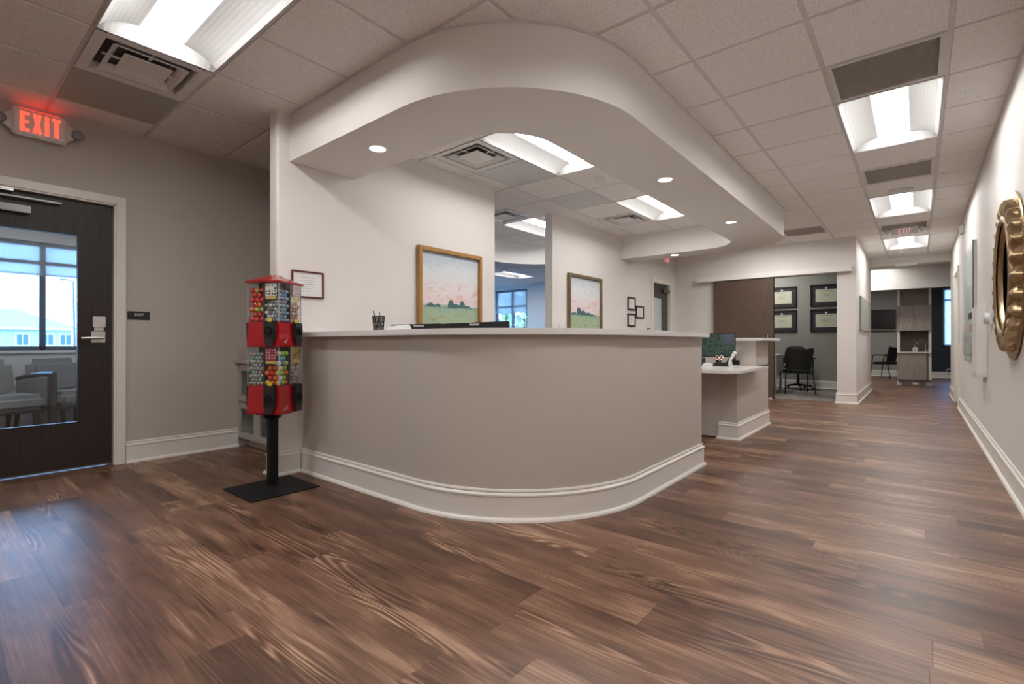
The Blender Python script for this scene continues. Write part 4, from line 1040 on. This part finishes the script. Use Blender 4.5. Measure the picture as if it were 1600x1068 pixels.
# ================================================================ PICTURES AND WALL ITEMS
def picture_x(name, label, cat, x, y0, y1, z0, z1, fw, dep, fm, inner, board=None, bw_=0.0, group=None, print_=True, s=1, glassy=False):
    """framed flat picture on an X-normal wall; s=+1 faces +X"""
    o = thing(name, label, cat, (x, (y0 + y1) / 2, z0), group=group)
    f = MB()
    for a, b, c, d in ((y0, y0 + fw, z0, z1), (y1 - fw, y1, z0, z1), (y0 + fw, y1 - fw, z0, z0 + fw), (y0 + fw, y1 - fw, z1 - fw, z1)): f.box(x, a, c, x + s * dep, b, d)
    part('frame', f, fm, o, bevel=min(.004, fw / 4))
    part('backing', MB().box(x + s * .001, y0 + fw * .5, z0 + fw * .5, x + s * dep * .3, y1 - fw * .5, z1 - fw * .5), board or inner, o)
    yy0, yy1, zz0, zz1 = y0 + fw + bw_, y1 - fw - bw_, z0 + fw + bw_, z1 - fw - bw_
    pa = part('picture' if not print_ else 'paper', MB().box(x + s * dep * .3, yy0, zz0, x + s * (dep * .3 + .001), yy1, zz1), inner, o)
    if print_:
        pr = MB(); xx = x + s * (dep * .3 + .0012); W_, H_ = yy1 - yy0, zz1 - zz0; ym = (yy0 + yy1) / 2
        for (t, wf, th) in ((.78, .42, .016), (.66, .5, .01), (.58, .30, .01), (.50, .44, .02), (.40, .5, .008), (.33, .38, .008), (.20, .16, .008)):
            pr.box(xx, ym - W_ * wf / 2, zz0 + H_ * t, xx + s * .0004, ym + W_ * wf / 2, zz0 + H_ * (t + th))
        part('printed_text', pr, M_INK, pa)
    if glassy: part('glass', MB().box(x + s * dep * .6, y0 + fw, z0 + fw, x + s * dep * .62, y1 - fw, z1 - fw), M_CLEAR, o)
    return o
P1 = painting_mat('landscape painting strokes one', 2.3, .375, (.44, .50, .58), [(.16, .07, .035), (.27, .06, .03), (.50, .055, .105), (.58, .10, .05), (.70, .06, .085), (.80, .08, .035)], (.30, .42, .30))
P2 = painting_mat('landscape painting strokes two', 7.9, .40, (.50, .55, .58), [(.14, .08, .04), (.30, .08, .12), (.44, .10, .08), (.60, .09, .05), (.72, .07, .03)], (.30, .40, .26))
picture_x('painting', 'large gold framed landscape painting with pink clouds on the near wall', 'painting', XP, 3.05, 3.93, 1.02, 1.93, .042, .045, M_GOLDF, P1, print_=False)
picture_x('painting', 'bronze framed landscape painting with pink clouds on the second wall', 'painting', XQ, 5.79, 6.72, 1.03, 1.975, .042, .045, M_BRONZE, P2, print_=False)
# maroon certificate
o = picture_x('certificate', 'maroon framed white certificate above the red vending machine', 'certificate', XP, 1.833, 2.096, 1.345, 1.555, .013, .014, M_MAROON, M_PAPER)
for k, (a, b, c, d, l) in enumerate([(7.635, 7.927, 1.552, 1.777, 'upper left of the three small brown framed certificates on the second wall'), (7.952, 8.26, 1.425, 1.645, 'right one of the three small brown framed certificates, beside the grey door'),
                                     (7.635, 7.927, 1.275, 1.497, 'lower left of the three small brown framed certificates on the second wall')]):
    picture_x('certificate', l, 'certificate', XQ, a, b, c, d, .028, .02, M_BROWNF, M_PAPER, group='three small certificates')
# switches and outlets
def plate_x(name, label, cat, x, yc, zc, s, w=.075, h=.118, m=M_WHITEP, slots='outlet'):
    o = thing(name, label, cat, (x, yc, zc - h / 2))
    part('cover_plate', MB().box(x, yc - w / 2, zc - h / 2, x + s * .006, yc + w / 2, zc + h / 2), m, o, bevel=.002)
    if slots == 'outlet':
        for dz in (-.024, .024):
            part('socket', MB().box(x + s * .006, yc - .017, zc + dz - .014, x + s * .0075, yc + .017, zc + dz + .014), m, o, bevel=.001)
            part('slots', MB().box(x + s * .0074, yc - .009, zc + dz - .004, x + s * .0079, yc - .006, zc + dz + .006).box(x + s * .0074, yc + .006, zc + dz - .004, x + s * .0079, yc + .009, zc + dz + .006), M_DARK, o)
    else: part('rocker', MB().box(x + s * .006, yc - .016, zc - .033, x + s * .011, yc + .016, zc + .033), M_WHITEP if m is not M_WHITEP else m, o, bevel=.002)
plate_x('wall_outlet', 'white outlet on the second wall left of the bronze framed painting', 'outlet', XQ, 5.62, 1.20, 1)
plate_x('light_switch', 'dark switch plate beside the grey door on the second wall', 'switch', XQ, 8.49, 1.225, 1, .12, .09, M_BROWNF, 'switch')
plate_x('wall_outlet', 'white outlet low on the right hallway wall below the white box', 'outlet', XR, 6.0, .525, -1)
plate_x('light_switch', 'white switch on the right wall near the long framed board', 'switch', XR, 9.3, 1.2, -1, .075, .118, M_WHITEP, 'switch')
# black EXIT plate
o = thing('exit_plate', 'small black plate with white EXIT letters right of the glazed door', 'sign', (XL, 1.201, 1.186))
part('plate', MB().box(XL, 1.124, 1.186, XL + .004, 1.278, 1.257), M_BLACK, o, bevel=.0015)
part('lettering', text_mb('EXIT', .030, .0005, .0006, sx=1.1).xf(FX(XL + .0045, 1.203, 1.229)), M_WHITEP, o)

# mirror ------------------------------------------------------------
mz, my = 1.432, 4.62
mr = thing('wall_mirror', 'round antique gold sunburst mirror with pleated frame on the right wall', 'mirror', (XR, my, mz - .55))
def polar(fun, rs, n=336):
    m = MB()
    for i, t in enumerate(rs):
        for k in range(n):
            a = 2 * PI * k / n; r, d = fun(t, a); m.v.append((XR - d, my + r * math.cos(a), mz + r * math.sin(a)))
    for i in range(len(rs) - 1):
        for k in range(n): m.f.append([i * n + k, i * n + (k + 1) % n, (i + 1) * n + (k + 1) % n, (i + 1) * n + k]); m.mi.append(0)
    return m
NP = 26
def saw(a):
    t = (a * NP / (2 * PI)) % 1.0
    return .5 - .5 * math.cos(2 * PI * (t ** .8))
pleat = polar(lambda t, a: ((.398 + t * (.070 + .030 * saw(a + t * .03))), .052 - .020 * t + (saw(a + t * .03) - .5) * (.012 + .045 * t) + .012 * math.sin(t * PI)), [0, .12, .3, .5, .7, .85, 1.0])
edge = polar(lambda t, a: ((.468 + .030 * saw(a + .03)) + t * .006, (.032 + (saw(a + .03) - .5) * .057) * (1 - t) + .008 * t), [0, .5, 1.0])
part('pleated_frame', pleat.join(edge), M_GOLD, mr)
part('back_plate', MB().lathe([(.38, -.001), (.545, -.001), (.552, -.008), (.548, -.016), (.38, -.016)], (XR, my, mz), 96, 'X'), M_GOLD, mr)
part('inner_ring', MB().lathe([(.352, -.018), (.356, -.040), (.362, -.046), (.358, -.056), (.368, -.066), (.384, -.070), (.398, -.064), (.402, -.050), (.402, -.018)], (XR, my, mz), 96, 'X'), M_GOLD, mr)
mg = mat('mirror silver', (.80, .80, .80), .02, 1.0)
part('mirror_glass', MB().lathe([(.0001, -.020), (.356, -.020)], (XR, my, mz), 96, 'X'), mg, mr, smooth=False)

# white box, round device, long framed board, strobe on the right wall
o = thing('wall_cabinet', 'tall narrow white box mounted on the right hallway wall', 'wall box', (XR, 6.52, .675))
part('body', MB().box(XR - .07, 6.30, .675, XR, 6.75, 1.345), M_WHITE, o, bevel=.004)
part('door', MB().box(XR - .076, 6.32, .70, XR - .07, 6.73, 1.32), M_WHITE, o, bevel=.002)
o = thing('thermostat', 'white round ribbed device on the right wall just behind the mirror', 'wall device', (XR, 5.9, 1.13))
part('base', MB().box(XR - .018, 5.84, 1.145, XR, 5.96, 1.265), M_WHITEP, o, bevel=.006)
kd = MB()
n_ = 24
kd.lathe([(.046, -.018), (.050, -.030), (.048, -.046), (.038, -.052), (.0001, -.052)], (XR, 5.9, 1.205), 24, 'X'); part('dial', kd, M_WHITEP, o)
o = thing('poster_board', 'long glass fronted display board with black edge on the right wall', 'display board', (XR, 7.9, .75))
part('back_board', MB().box(XR - .012, 7.30, .78, XR, 8.55, 2.10), M_WHITEP, o)
part('edge_frame', MB().box(XR - .035, 7.285, .77, XR - .027, 7.30, 2.11), M_BLACK, o, label='thin black edge')
part('side_rail', MB().box(XR - .027, 7.285, .77, XR, 7.30, 2.11), M_WHITEP, o)
part('side_rail', MB().box(XR - .035, 8.55, .77, XR, 8.565, 2.11), M_WHITEP, o)
part('glass', MB().box(XR - .034, 7.30, .78, XR - .030, 8.55, 2.10), glass_mat('greenish glass', (.92, .95, .94), .03, .12), o)
single('notice_sheet', MB().box(XR - .016, 7.45, 1.15, XR - .012, 7.95, 1.75), M_PAPER, 'pale notice sheet inside the long display board', 'notice')
single('notice_header', MB().box(XR - .045, 7.4, 1.26, XR - .035, 7.75, 1.33), M_MATB, 'small dark header strip on the front of the display board', 'label')
single('notice_card', MB().box(XR - .042, 7.45, 1.12, XR - .035, 7.7, 1.2), mat('pink card', (.55, .28, .26), .6), 'small pink card under the dark strip on the display board', 'card')
o = thing('brochure_holder', 'clear brochure holder on the lower part of the display board', 'holder', (XR - .05, 7.75, .86))
part('pocket', MB().box(XR - .085, 7.55, .86, XR - .081, 7.95, 1.08).box(XR - .085, 7.55, .86, XR - .035, 7.95, .864).box(XR - .085, 7.55, .86, XR - .035, 7.554, 1.08), mat('frosted acrylic', (.55, .58, .55), .3), o)
o = thing('strobe_light', 'white alarm strobe high on the right hallway wall', 'alarm', (XR, 9.2, 2.50))
part('housing', MB().box(XR - .05, 9.12, 2.50, XR, 9.30, 2.62), M_WHITEP, o, bevel=.012)
part('lens', MB().box(XR - .066, 9.15, 2.525, XR - .05, 9.27, 2.595), mat('strobe lens', (.6, .6, .6), .15), o, bevel=.006)
single('access_panel', MB().box(-.36, 12.715, 2.555, -.02, 12.75, 2.62), M_WHITEP, 'white rectangular box on the header at the hallway end', 'panel', bevel=.003)
single('wall_canvas', MB().box(-.779, 10.28, 1.215, -.745, 12.30, 1.80), mat('grey green abstract canvas', (.33, .34, .31), .7, var=.4, vscale=4), 'grey green canvas on the left wall of the far hallway', 'canvas', bevel=.002)

# ================================================================ SLIDING DOOR AND OFFICE
sd = thing('sliding_door', 'brown walnut sliding barn door on the back wall', 'door', (-2.49, YB - .05, .012))
part('door_leaf', MB().box(-3.0, YB - .085, .012, -1.975, YB - .04, 2.20), M_SLAB, sd, bevel=.002)
part('door_pull', MB().tube([(-2.06, YB - .085, .95), (-2.06, YB - .12, .95), (-2.06, YB - .12, 1.15), (-2.06, YB - .085, 1.15)], .008, 8), M_METAL, sd)
sv = thing('door_track_cover', 'long off white valance over the sliding door', 'valance', (-2.07, YB, 2.15))
part('fascia', MB().box(-3.317, YB - .115, 2.162, -.83, YB - .097, 2.252), M_TRIM, sv, bevel=.002)
part('top_board', MB().box(-3.317, YB - .097, 2.236, -.83, YB, 2.252), M_TRIM, sv)
part('end_cap', MB().box(-3.317, YB - .097, 2.162, -3.30, YB, 2.236).box(-.847, YB - .097, 2.162, -.83, YB, 2.236), M_TRIM, sv)
single('door_guide', MB().box(-2.06, YB - .10, 0, -1.98, YB - .022, .010).box(-2.05, YB - .097, .010, -2.0, YB - .09, .03), M_WHITEP, 'small white floor guide under the sliding door', 'guide')
struct('trim_4', MB().box(-2.02, YB, 0, -2.0, YB + .12, 2.16).box(-1.04, YB - .002, 0, -1.03, YB + .12, 2.16), M_TRIM, smooth=False)
def diploma(x0, x1, z0, z1, label):
    y = 12.55; o = thing('diploma', label, 'diploma', ((x0 + x1) / 2, y, z0), group='diplomas in the office'); fw = .03
    f = MB()
    for a, b, c, d in ((x0, x0 + fw, z0, z1), (x1 - fw, x1, z0, z1), (x0, x1, z0, z0 + fw), (x0, x1, z1 - fw, z1)): f.box(a, y - .03, c, b, y, d)
    part('frame', f, mat('black walnut frame', (.018, .015, .014), .35), o, bevel=.003)
    part('mat_board', MB().box(x0 + fw, y - .012, z0 + fw, x1 - fw, y - .001, z1 - fw), M_MATB, o)
    w, h = (x1 - x0), (z1 - z0); a, b, c, d = x0 + w * .17, x1 - w * .17, z0 + h * .2, z1 - h * .22
    pa = part('paper', MB().box(a, y - .014, c, b, y - .012, d), M_CREAM, o)
    pr = MB(); xm = (a + b) / 2; W_, H_ = b - a, d - c
    for (t, wf, th) in ((.86, .6, .045), (.66, .4, .02), (.56, .5, .02), (.47, .34, .03), (.38, .5, .02), (.12, .18, .02)):
        pr.box(xm - W_ * wf / 2, y - .0146, c + H_ * t, xm + W_ * wf / 2, y - .014, c + H_ * (t + th))
    part('printed_text', pr, mat('diploma ink', (.30, .29, .22), .7), pa)
    part('seal', MB().lathe([(.0001, -.002), (.022, -.002), (.022, 0)], (xm, y - .012, d + h * .055), 16, 'Y'), M_PAPER, o)
diploma(-1.83, -1.24, 1.79, 2.265, 'upper right one of the four black framed diplomas in the office')
diploma(-1.83, -1.24, 1.24, 1.735, 'lower right one of the four black framed diplomas in the office')
diploma(-2.68, -2.095, 1.79, 2.262, 'upper left diploma in the office, partly behind the sliding door')
diploma(-2.68, -2.095, 1.245, 1.735, 'lower left diploma in the office, partly behind the sliding door')
tb = thing('office_table', 'white topped table in the office behind the black chairs', 'table', (-2.75, 11.25, .006))
part('tabletop', MB().box(-3.5, 10.9, .735, -2.15, 11.6, .765), M_QUARTZ, tb, bevel=.003)
for x in (-3.4, -2.22):
    for y in (10.98, 11.52): part('leg', MB().box(x - .025, y - .025, .006, x + .025, y + .025, .735), M_METAL, tb)
part('end_panel', MB().box(-2.19, 10.95, .35, -2.18, 11.55, .735), mat('warm white laminate', (.56, .52, .49), .4), tb)

def guest_chair(label, x, y, rot, arms=True, z0=.006):
    """black four leg guest chair; faces local +Y"""
    o = thing('guest_chair', label, 'chair', (x, y, z0), rot)
    s = MB(); n = 8
    sv_ = []
    for i in range(n + 1):
        for j in range(n + 1):
            u = -1 + 2 * i / n; v = -1 + 2 * j / n; k = math.sqrt(1 - .5 * v * v) if True else 1
            sv_.append((.235 * u * math.sqrt(1 - .25 * v * v), .23 * v * math.sqrt(1 - .2 * u * u), .455 + .012 * (u * u) - .02 * max(0, v) ** 2))
    fs = [(i * (n + 1) + j, (i + 1) * (n + 1) + j, (i + 1) * (n + 1) + j + 1, i * (n + 1) + j + 1) for i in range(n) for j in range(n)]
    s.add(sv_, fs); low = [(a * .93, b * .93, c - .055) for a, b, c in sv_]; s.add(low, fs)
    m_ = (n + 1) ** 2; rim = [i * (n + 1) for i in range(n + 1)] + [n * (n + 1) + j for j in range(1, n + 1)] + [i * (n + 1) + n for i in range(n - 1, -1, -1)] + [j for j in range(n - 1, 0, -1)]
    for a, b in zip(rim, rim[1:] + rim[:1]): s.f.append([a, b, m_ + b, m_ + a]); s.mi.append(0)
    part('seat', s, M_BLACKF, o)
    b_ = MB(); bv = []
    for i in range(13):
        for j in range(9):
            u = -1 + 2 * i / 12; t = j / 8; wd = .20 + .05 * t - .03 * (t > .9)
            z = .47 + .40 * t + .02 * (u * u) * t + (.012 * abs(u) ** 3 if t > .9 else 0); yv = -.20 - .10 * t + .055 * u * u
            bv.append((wd * u, yv, z))
    fs = [(i * 9 + j, (i + 1) * 9 + j, (i + 1) * 9 + j + 1, i * 9 + j + 1) for i in range(12) for j in range(8)]
    b_.add(bv, fs); b_.add([(a, b - .018, c) for a, b, c in bv], fs)
    q = 117; rim = [i * 9 for i in range(13)] + [12 * 9 + j for j in range(1, 9)] + [i * 9 + 8 for i in range(11, -1, -1)] + [j for j in range(7, 0, -1)]
    for a, b in zip(rim, rim[1:] + rim[:1]): b_.f.append([a, b, q + b, q + a]); b_.mi.append(0)
    part('backrest', b_, M_BLACK, o)
    for sx in (-1, 1):
        part('leg', MB().tube([(sx * .25, .24, 0), (sx * .245, .20, .40)] + ([(sx * .26, .17, .64)] if arms else []), .011, 8), M_BLACKM, o)
        part('leg', MB().tube([(sx * .26, -.29, 0), (sx * .235, -.21, .42), (sx * .22, -.22, .62)], .011, 8), M_BLACKM, o)
        if arms: part('armrest', MB().tube([(sx * .22, -.24, .62), (sx * .265, -.10, .66), (sx * .265, .12, .66), (sx * .26, .19, .63)], [.014, .018, .020, .014], 10), M_BLACK, o)
    part('seat_frame', MB().tube([(-.24, .19, .405), (.24, .19, .405)], .01, 8).tube([(-.235, -.2, .405), (.235, -.2, .405)], .01, 8).tube([(-.24, .19, .405), (-.235, -.2, .405)], .01, 8).tube([(.24, .19, .405), (.235, -.2, .405)], .01, 8), M_BLACKM, o)
    return o
guest_chair('black four legged guest chair with curved back inside the office doorway', -1.86, 11.12, math.radians(22), False)
oc = thing('office_chair', 'office swivel chair with grey mesh back behind the black guest chair', 'chair', (-1.98, 12.02, .006), math.radians(200))
part('seat', MB().box(-.24, -.24, .44, .24, .24, .52), M_BLACKF, oc, bevel=.05, seg=4)
bk = MB(); vs = []
for i in range(13):
    for j in range(9):
        u = -1 + 2 * i / 12; t = j / 8; vs.append(((.24 - .05 * t * t * abs(u)) * u, -.24 - .04 * t + .05 * u * u, .54 + .38 * t - .07 * t * u ** 4))
fs = [(i * 9 + j, (i + 1) * 9 + j, (i + 1) * 9 + j + 1, i * 9 + j + 1) for i in range(12) for j in range(8)]
bk.add(vs, fs); bk.add([(a, b - .03, c) for a, b, c in vs], fs); q = 117; rim = [i * 9 for i in range(13)] + [108 + j for j in range(1, 9)] + [i * 9 + 8 for i in range(11, -1, -1)] + [j for j in range(7, 0, -1)]
for a, b in zip(rim, rim[1:] + rim[:1]): bk.f.append([a, b, q + b, q + a]); bk.mi.append(0)
part('backrest', bk, mat('dark grey mesh fabric', (.045, .045, .045), .8), oc)
part('gas_column', MB().lathe([(.025, .08), (.025, .25), (.018, .25), (.018, .44)], (0, 0, 0), 14), M_BLACKM, oc)
for k in range(5):
    a = 2 * PI * k / 5 + .3
    sp = part('base_spoke', MB().tube([(0, 0, .11), (.26 * math.cos(a), .26 * math.sin(a), .075)], [.022, .014], 8), M_BLACKM, oc)
    part('caster', MB().lathe([(.026, -.018), (.028, 0), (.026, .018)], (.265 * math.cos(a), .265 * math.sin(a), .029), 12, 'X'), M_BLACK, sp)
for s in (-1, 1): part('armrest', MB().tube([(s * .24, 0, .46), (s * .28, 0, .5), (s * .28, 0, .66)], .014, 8).box(s * .28 - .03, -.12, .66, s * .28 + .03, .12, .68), M_BLACK, oc)

# ================================================================ HALL END ROOM
cbn = thing('sink_cabinet', 'tall grey oak cabinet unit with sink niche at the hallway end', 'cabinet', (-.075, 15.05, 0))
X0, X1, Y0, Y1 = -.385, .235, 14.80, 15.32
part('side_frame', MB().box(X0, Y0 + .02, .143, X0 + .05, Y1, 2.60).box(X1 - .05, Y0 + .02, .143, X1, Y1, 2.60), M_TRIM, cbn, bevel=.002)
part('upper_panel', MB().box(X0 + .05, Y0 + .06, 1.87, X1 - .05, Y1, 2.60), M_MWOOD, cbn)
for a, b in ((X0, (X0 + X1) / 2 - .003), ((X0 + X1) / 2 + .003, X1)): part('upper_door', MB().box(a, Y0 - .03, 1.285, b, Y0 + .06, 1.87), M_LWOOD, cbn, bevel=.002)
part('backsplash', MB().box(X0 + .05, Y1 - .02, .79, X1 - .05, Y1, 1.87), M_MWOOD, cbn)
part('worktop', MB().box(X0, Y0 - .03, .765, X1, Y1, .79), M_QUARTZ, cbn, bevel=.002)
ch = .09
bpz = [(X0, Y0 + .0), (X1 - ch, Y0 - .0), (X1, Y0 + ch), (X1, Y1), (X0, Y1)]
part('base_cabinet', MB().extr(bpz, .143, .765), M_LWOOD, cbn)
part('door_gap', MB().box((X0 + X1) / 2 - .0025, Y0 - .002, .16, (X0 + X1) / 2 + .0005, Y0, .76), M_DARK, cbn)
part('toe_kick', MB().box(X0 + .08, Y0 + .03, .0, X1 - .10, Y1, .143), M_MWOOD, cbn)
part('base_block', MB().box(X0 - .01, Y0 + .12, 0, X0 + .08, Y1, .143).box(X1 - .10, Y0 + .12, 0, X1 + .01, Y1, .143), M_TRIM, cbn)
plate_o = part('outlet_plate', MB().box(-.10, Y0 + .026, .03, .0, Y0 + .03, .08), M_WHITEP, cbn)
fc = thing('faucet', 'chrome gooseneck faucet in the sink niche', 'faucet', (.13, 15.1, .79))
part('spout', MB().tube([(.13, 15.1, .79), (.13, 15.1, .98), (.125, 15.08, 1.02), (.09, 15.05, 1.055), (.03, 15.0, 1.06), (-.01, 14.97, 1.03), (-.02, 14.96, .97)], .011, 10), M_CHROME, fc)
part('lever', MB().tube([(.13, 15.1, .83), (.18, 15.05, .85)], .01, 8).lathe([(.022, .79), (.018, .84)], (.13, 15.1, 0), 12), M_CHROME, fc)
sdp = thing('soap_dispenser', 'white soap bottle beside the faucet', 'soap bottle', (-.055, 14.95, .79))
part('bottle', MB().box(-.10, 14.92, .79, -.01, 14.98, .90), M_WHITEP, sdp, bevel=.012)
part('pump', MB().tube([(-.055, 14.95, .90), (-.055, 14.95, .945), (-.075, 14.93, .945)], .008, 8), M_INK, sdp)
part('label_patch', MB().box(-.075, 14.918, .82, -.035, 14.92, .86), M_INK, sdp)
tv = thing('television', 'black wall mounted television left of the oak cabinet', 'television', (-1.15, 18.55, 1.45))
part('screen', MB().box(-1.75, 18.50, 1.462, -.515, 18.54, 2.0), mat('dark tv glass', (.010, .010, .011), .15), tv, bevel=.006)
part('wall_mount', MB().box(-1.3, 18.54, 1.6, -1.0, 18.6, 1.85), M_BLACKM, tv)
single('tv_shelf', MB().box(-1.7, 18.50, 1.38, -.52, 18.6, 1.405), M_ALU, 'thin metal shelf below the television', 'shelf')
guest_chair('black armchair with slim legs under the television at the hallway end', -.74, 17.7, math.radians(62), True, 0.0)
pf = thing('wall_fixture', 'small pale pipe fitting low on the dark end wall', 'fitting', (.66, 18.6, .22))
part('pipe', MB().tube([(.66, 18.6, .25), (.66, 18.5, .25), (.60, 18.47, .22)], .02, 8), M_METAL, pf)

# ================================================================ WAITING ROOM
def lounge_chair(label, x, y, rot, left_arm=False):
    """upholstered waiting room chair facing local +X with a wooden arm on its +Y side"""
    o = thing('waiting_chair', label, 'chair', (x, y, 0), rot, group='waiting room chairs')
    part('seat', MB().box(-.22, -.285, .285, .27, .285, .455), M_FABRIC, o, bevel=.055, seg=5)
    bk = MB().box(-.31, -.285, .40, -.17, .285, .815); 
    bk.v = [(px - (pz - .4) * .12, py * (1 - .08 * (pz > .7)), pz) for px, py, pz in bk.v]
    part('backrest', bk, M_FABRIC, o, bevel=.065, seg=5)
    for s in ((1, -1) if left_arm else (1,)):
        yy = s * .325
        ar = part('armrest', MB().tube([(-.30, yy, .60), (-.10, yy, .635), (.10, yy, .655), (.27, yy, .655)], [.022, .026, .028, .028], 10).box(.205, yy - .03, .0, .265, yy + .03, .645), M_DWOOD, o, bevel=.004)
        part('arm_panel', MB().add([(-.28, yy - .018, .30), (.205, yy - .018, .30), (.205, yy - .018, .625), (-.28, yy - .018, .58), (-.28, yy + .018, .30), (.205, yy + .018, .30), (.205, yy + .018, .625), (-.28, yy + .018, .58)],
             [(0, 1, 2, 3), (5, 4, 7, 6), (0, 4, 5, 1), (3, 2, 6, 7), (1, 5, 6, 2), (0, 3, 7, 4)]), M_FABRIC, ar)
        part('leg', MB().tube([(-.26, yy, .32), (-.33, yy, .0)], .022, 8), M_DWOOD, o)
    for sx, sy in ((.18, -.2), (.18, .2), (-.2, -.2), (-.2, .2)): part('leg', MB().tube([(sx, sy, .30), (sx * 1.12, sy, 0)], [.024, .017], 8), M_DWOOD, o)
    part('seat_rail', MB().box(-.2, -.27, .262, .22, .27, .292), M_DWOOD, o)
    return o
ra = math.radians(25)
lounge_chair('grey upholstered waiting chair with dark wooden arm at the left behind the door glass', -7.305, .557, ra)
lounge_chair('grey upholstered waiting chair right of the dark wooden arm behind the door glass', -7.584, 1.155, ra)
lounge_chair('grey waiting chair farther left in the waiting room', -7.026, -.041, ra, True)

# ================================================================ OUTSIDE
struct('ground', MB().box(-140, -80, -.55, -8.2, 80, -.45).box(-8.2, 19.1, -.55, 60, 140, -.45).box(-140, 80, -.55, -8.2, 140, -.45), mat('pale pavement and grass', (.32, .33, .30), .9, var=.2, vscale=.3), smooth=False)
M_SIDE = mat('pale blue siding', (.42, .47, .50), .7); M_ROOF = mat('grey shingles', (.30, .33, .36), .8, var=.15, vscale=8); M_OW = mat('outside window glass', (.05, .12, .18), .2)
hb = thing('neighbour_building', 'long pale building with grey roof outside the waiting room window', 'building', (-62, 0, -.45))
part('wall', MB().box(-72, -22, -.45, -60, 9.2, 2.3), M_SIDE, hb, smooth=False)
rf = MB(); e = .5
rf.add([(-72 - e, -22 - e, 2.3), (-60 + e, -22 - e, 2.3), (-60 + e, 9.2 + e, 2.3), (-72 - e, 9.2 + e, 2.3), (-66, -17, 4.25), (-66, 6.2, 4.25)], [(1, 2, 5, 4), (2, 3, 5), (3, 0, 4, 5), (0, 1, 4), (0, 3, 2, 1)])
part('roof', rf, M_ROOF, hb, smooth=False)
part('fascia', MB().box(-60 + e, -22, 2.18, -60 + e + .05, 9.2 + e, 2.34), M_PAPER, hb)
for y in (3.1, 5.5, 7.1, 8.3):
    f = part('window', MB().box(-60, y, .75, -59.9, y + .95, 1.85), M_PAPER, hb)
    part('pane', MB().box(-59.9, y + .12, .85, -59.88, y + .44, 1.75).box(-59.9, y + .51, .85, -59.88, y + .83, 1.75), M_OW, f)
wg = MB(); wg.add([(-59.4, -6, -.45), (-59.4, 2.6, -.45), (-59.4, 2.6, 2.2), (-59.4, -1.7, 3.6), (-59.4, -6, 2.2), (-60, -6, -.45), (-60, 2.6, -.45), (-60, 2.6, 2.2), (-60, -1.7, 3.6), (-60, -6, 2.2)], [(0, 1, 2, 3, 4), (1, 6, 7, 2), (2, 7, 8, 3), (3, 8, 9, 4)])
part('gable_wing', wg, M_SIDE, hb, smooth=False)
part('bargeboard', MB().tube([(-59.3, 3.0, 2.1), (-59.3, -1.7, 3.65), (-59.3, -6.4, 2.1)], .12, 4), M_PAPER, hb, smooth=False)
part('chimney', MB().box(-65, 3.6, 3.7, -64.4, 4.3, 4.35), M_OW, hb)
lp = thing('street_lamp', 'thin lamp post outside the waiting room window', 'lamp post', (-40, 6.3, -.45))
part('pole', MB().tube([(-40, 6.3, -.45), (-40, 6.2, 4.8)], [.07, .045], 10), M_AL_BLUE, lp)
part('lamp_head', MB().tube([(-40, 6.2, 4.8), (-40, 5.9, 4.86), (-40, 5.6, 4.84)], [.03, .04, .07], 8), M_AL_BLUE, lp)
def tree(x, y, h, r, label, seed):
    rr = random.Random(seed); o = thing('tree', label, 'tree', (x, y, -.45), group='trees outside')
    part('trunk', MB().tube([(x, y, -.45), (x + .1, y, h * .6)], [.16, .08], 8), M_DWOOD, o)
    m = MB()
    for k in range(420):
        a = rr.uniform(0, 2 * PI); c = rr.uniform(-1, 1); q = r * rr.uniform(.55, 1) ; s_ = math.sqrt(1 - c * c)
        p = Vector((x + q * s_ * math.cos(a), y + q * s_ * math.sin(a), h * .62 + q * c * .9))
        u = Vector((rr.uniform(-1, 1), rr.uniform(-1, 1), rr.uniform(-1, 1))).normalized() * .30; v = u.cross(Vector((rr.uniform(-1, 1), rr.uniform(-1, 1), 1))).normalized() * .22
        m.add([p - u, p + v, p + u, p - v], [(0, 1, 2, 3)])
    part('crown', m, mat('leaf green', (.20, .28, .10), .6, var=.3, vscale=2), o, smooth=False)
tree(-13.0, 19.5, 4.6, 1.5, 'green tree at the left outside the far window of the blue lit room', 1)
tree(-18.3, 23.5, 4.2, 1.8, 'green tree farther off outside the far window of the blue lit room', 2)
tree(-14.8, 26.0, 5.0, 1.8, 'green tree at the right outside the far window of the blue lit room', 3)
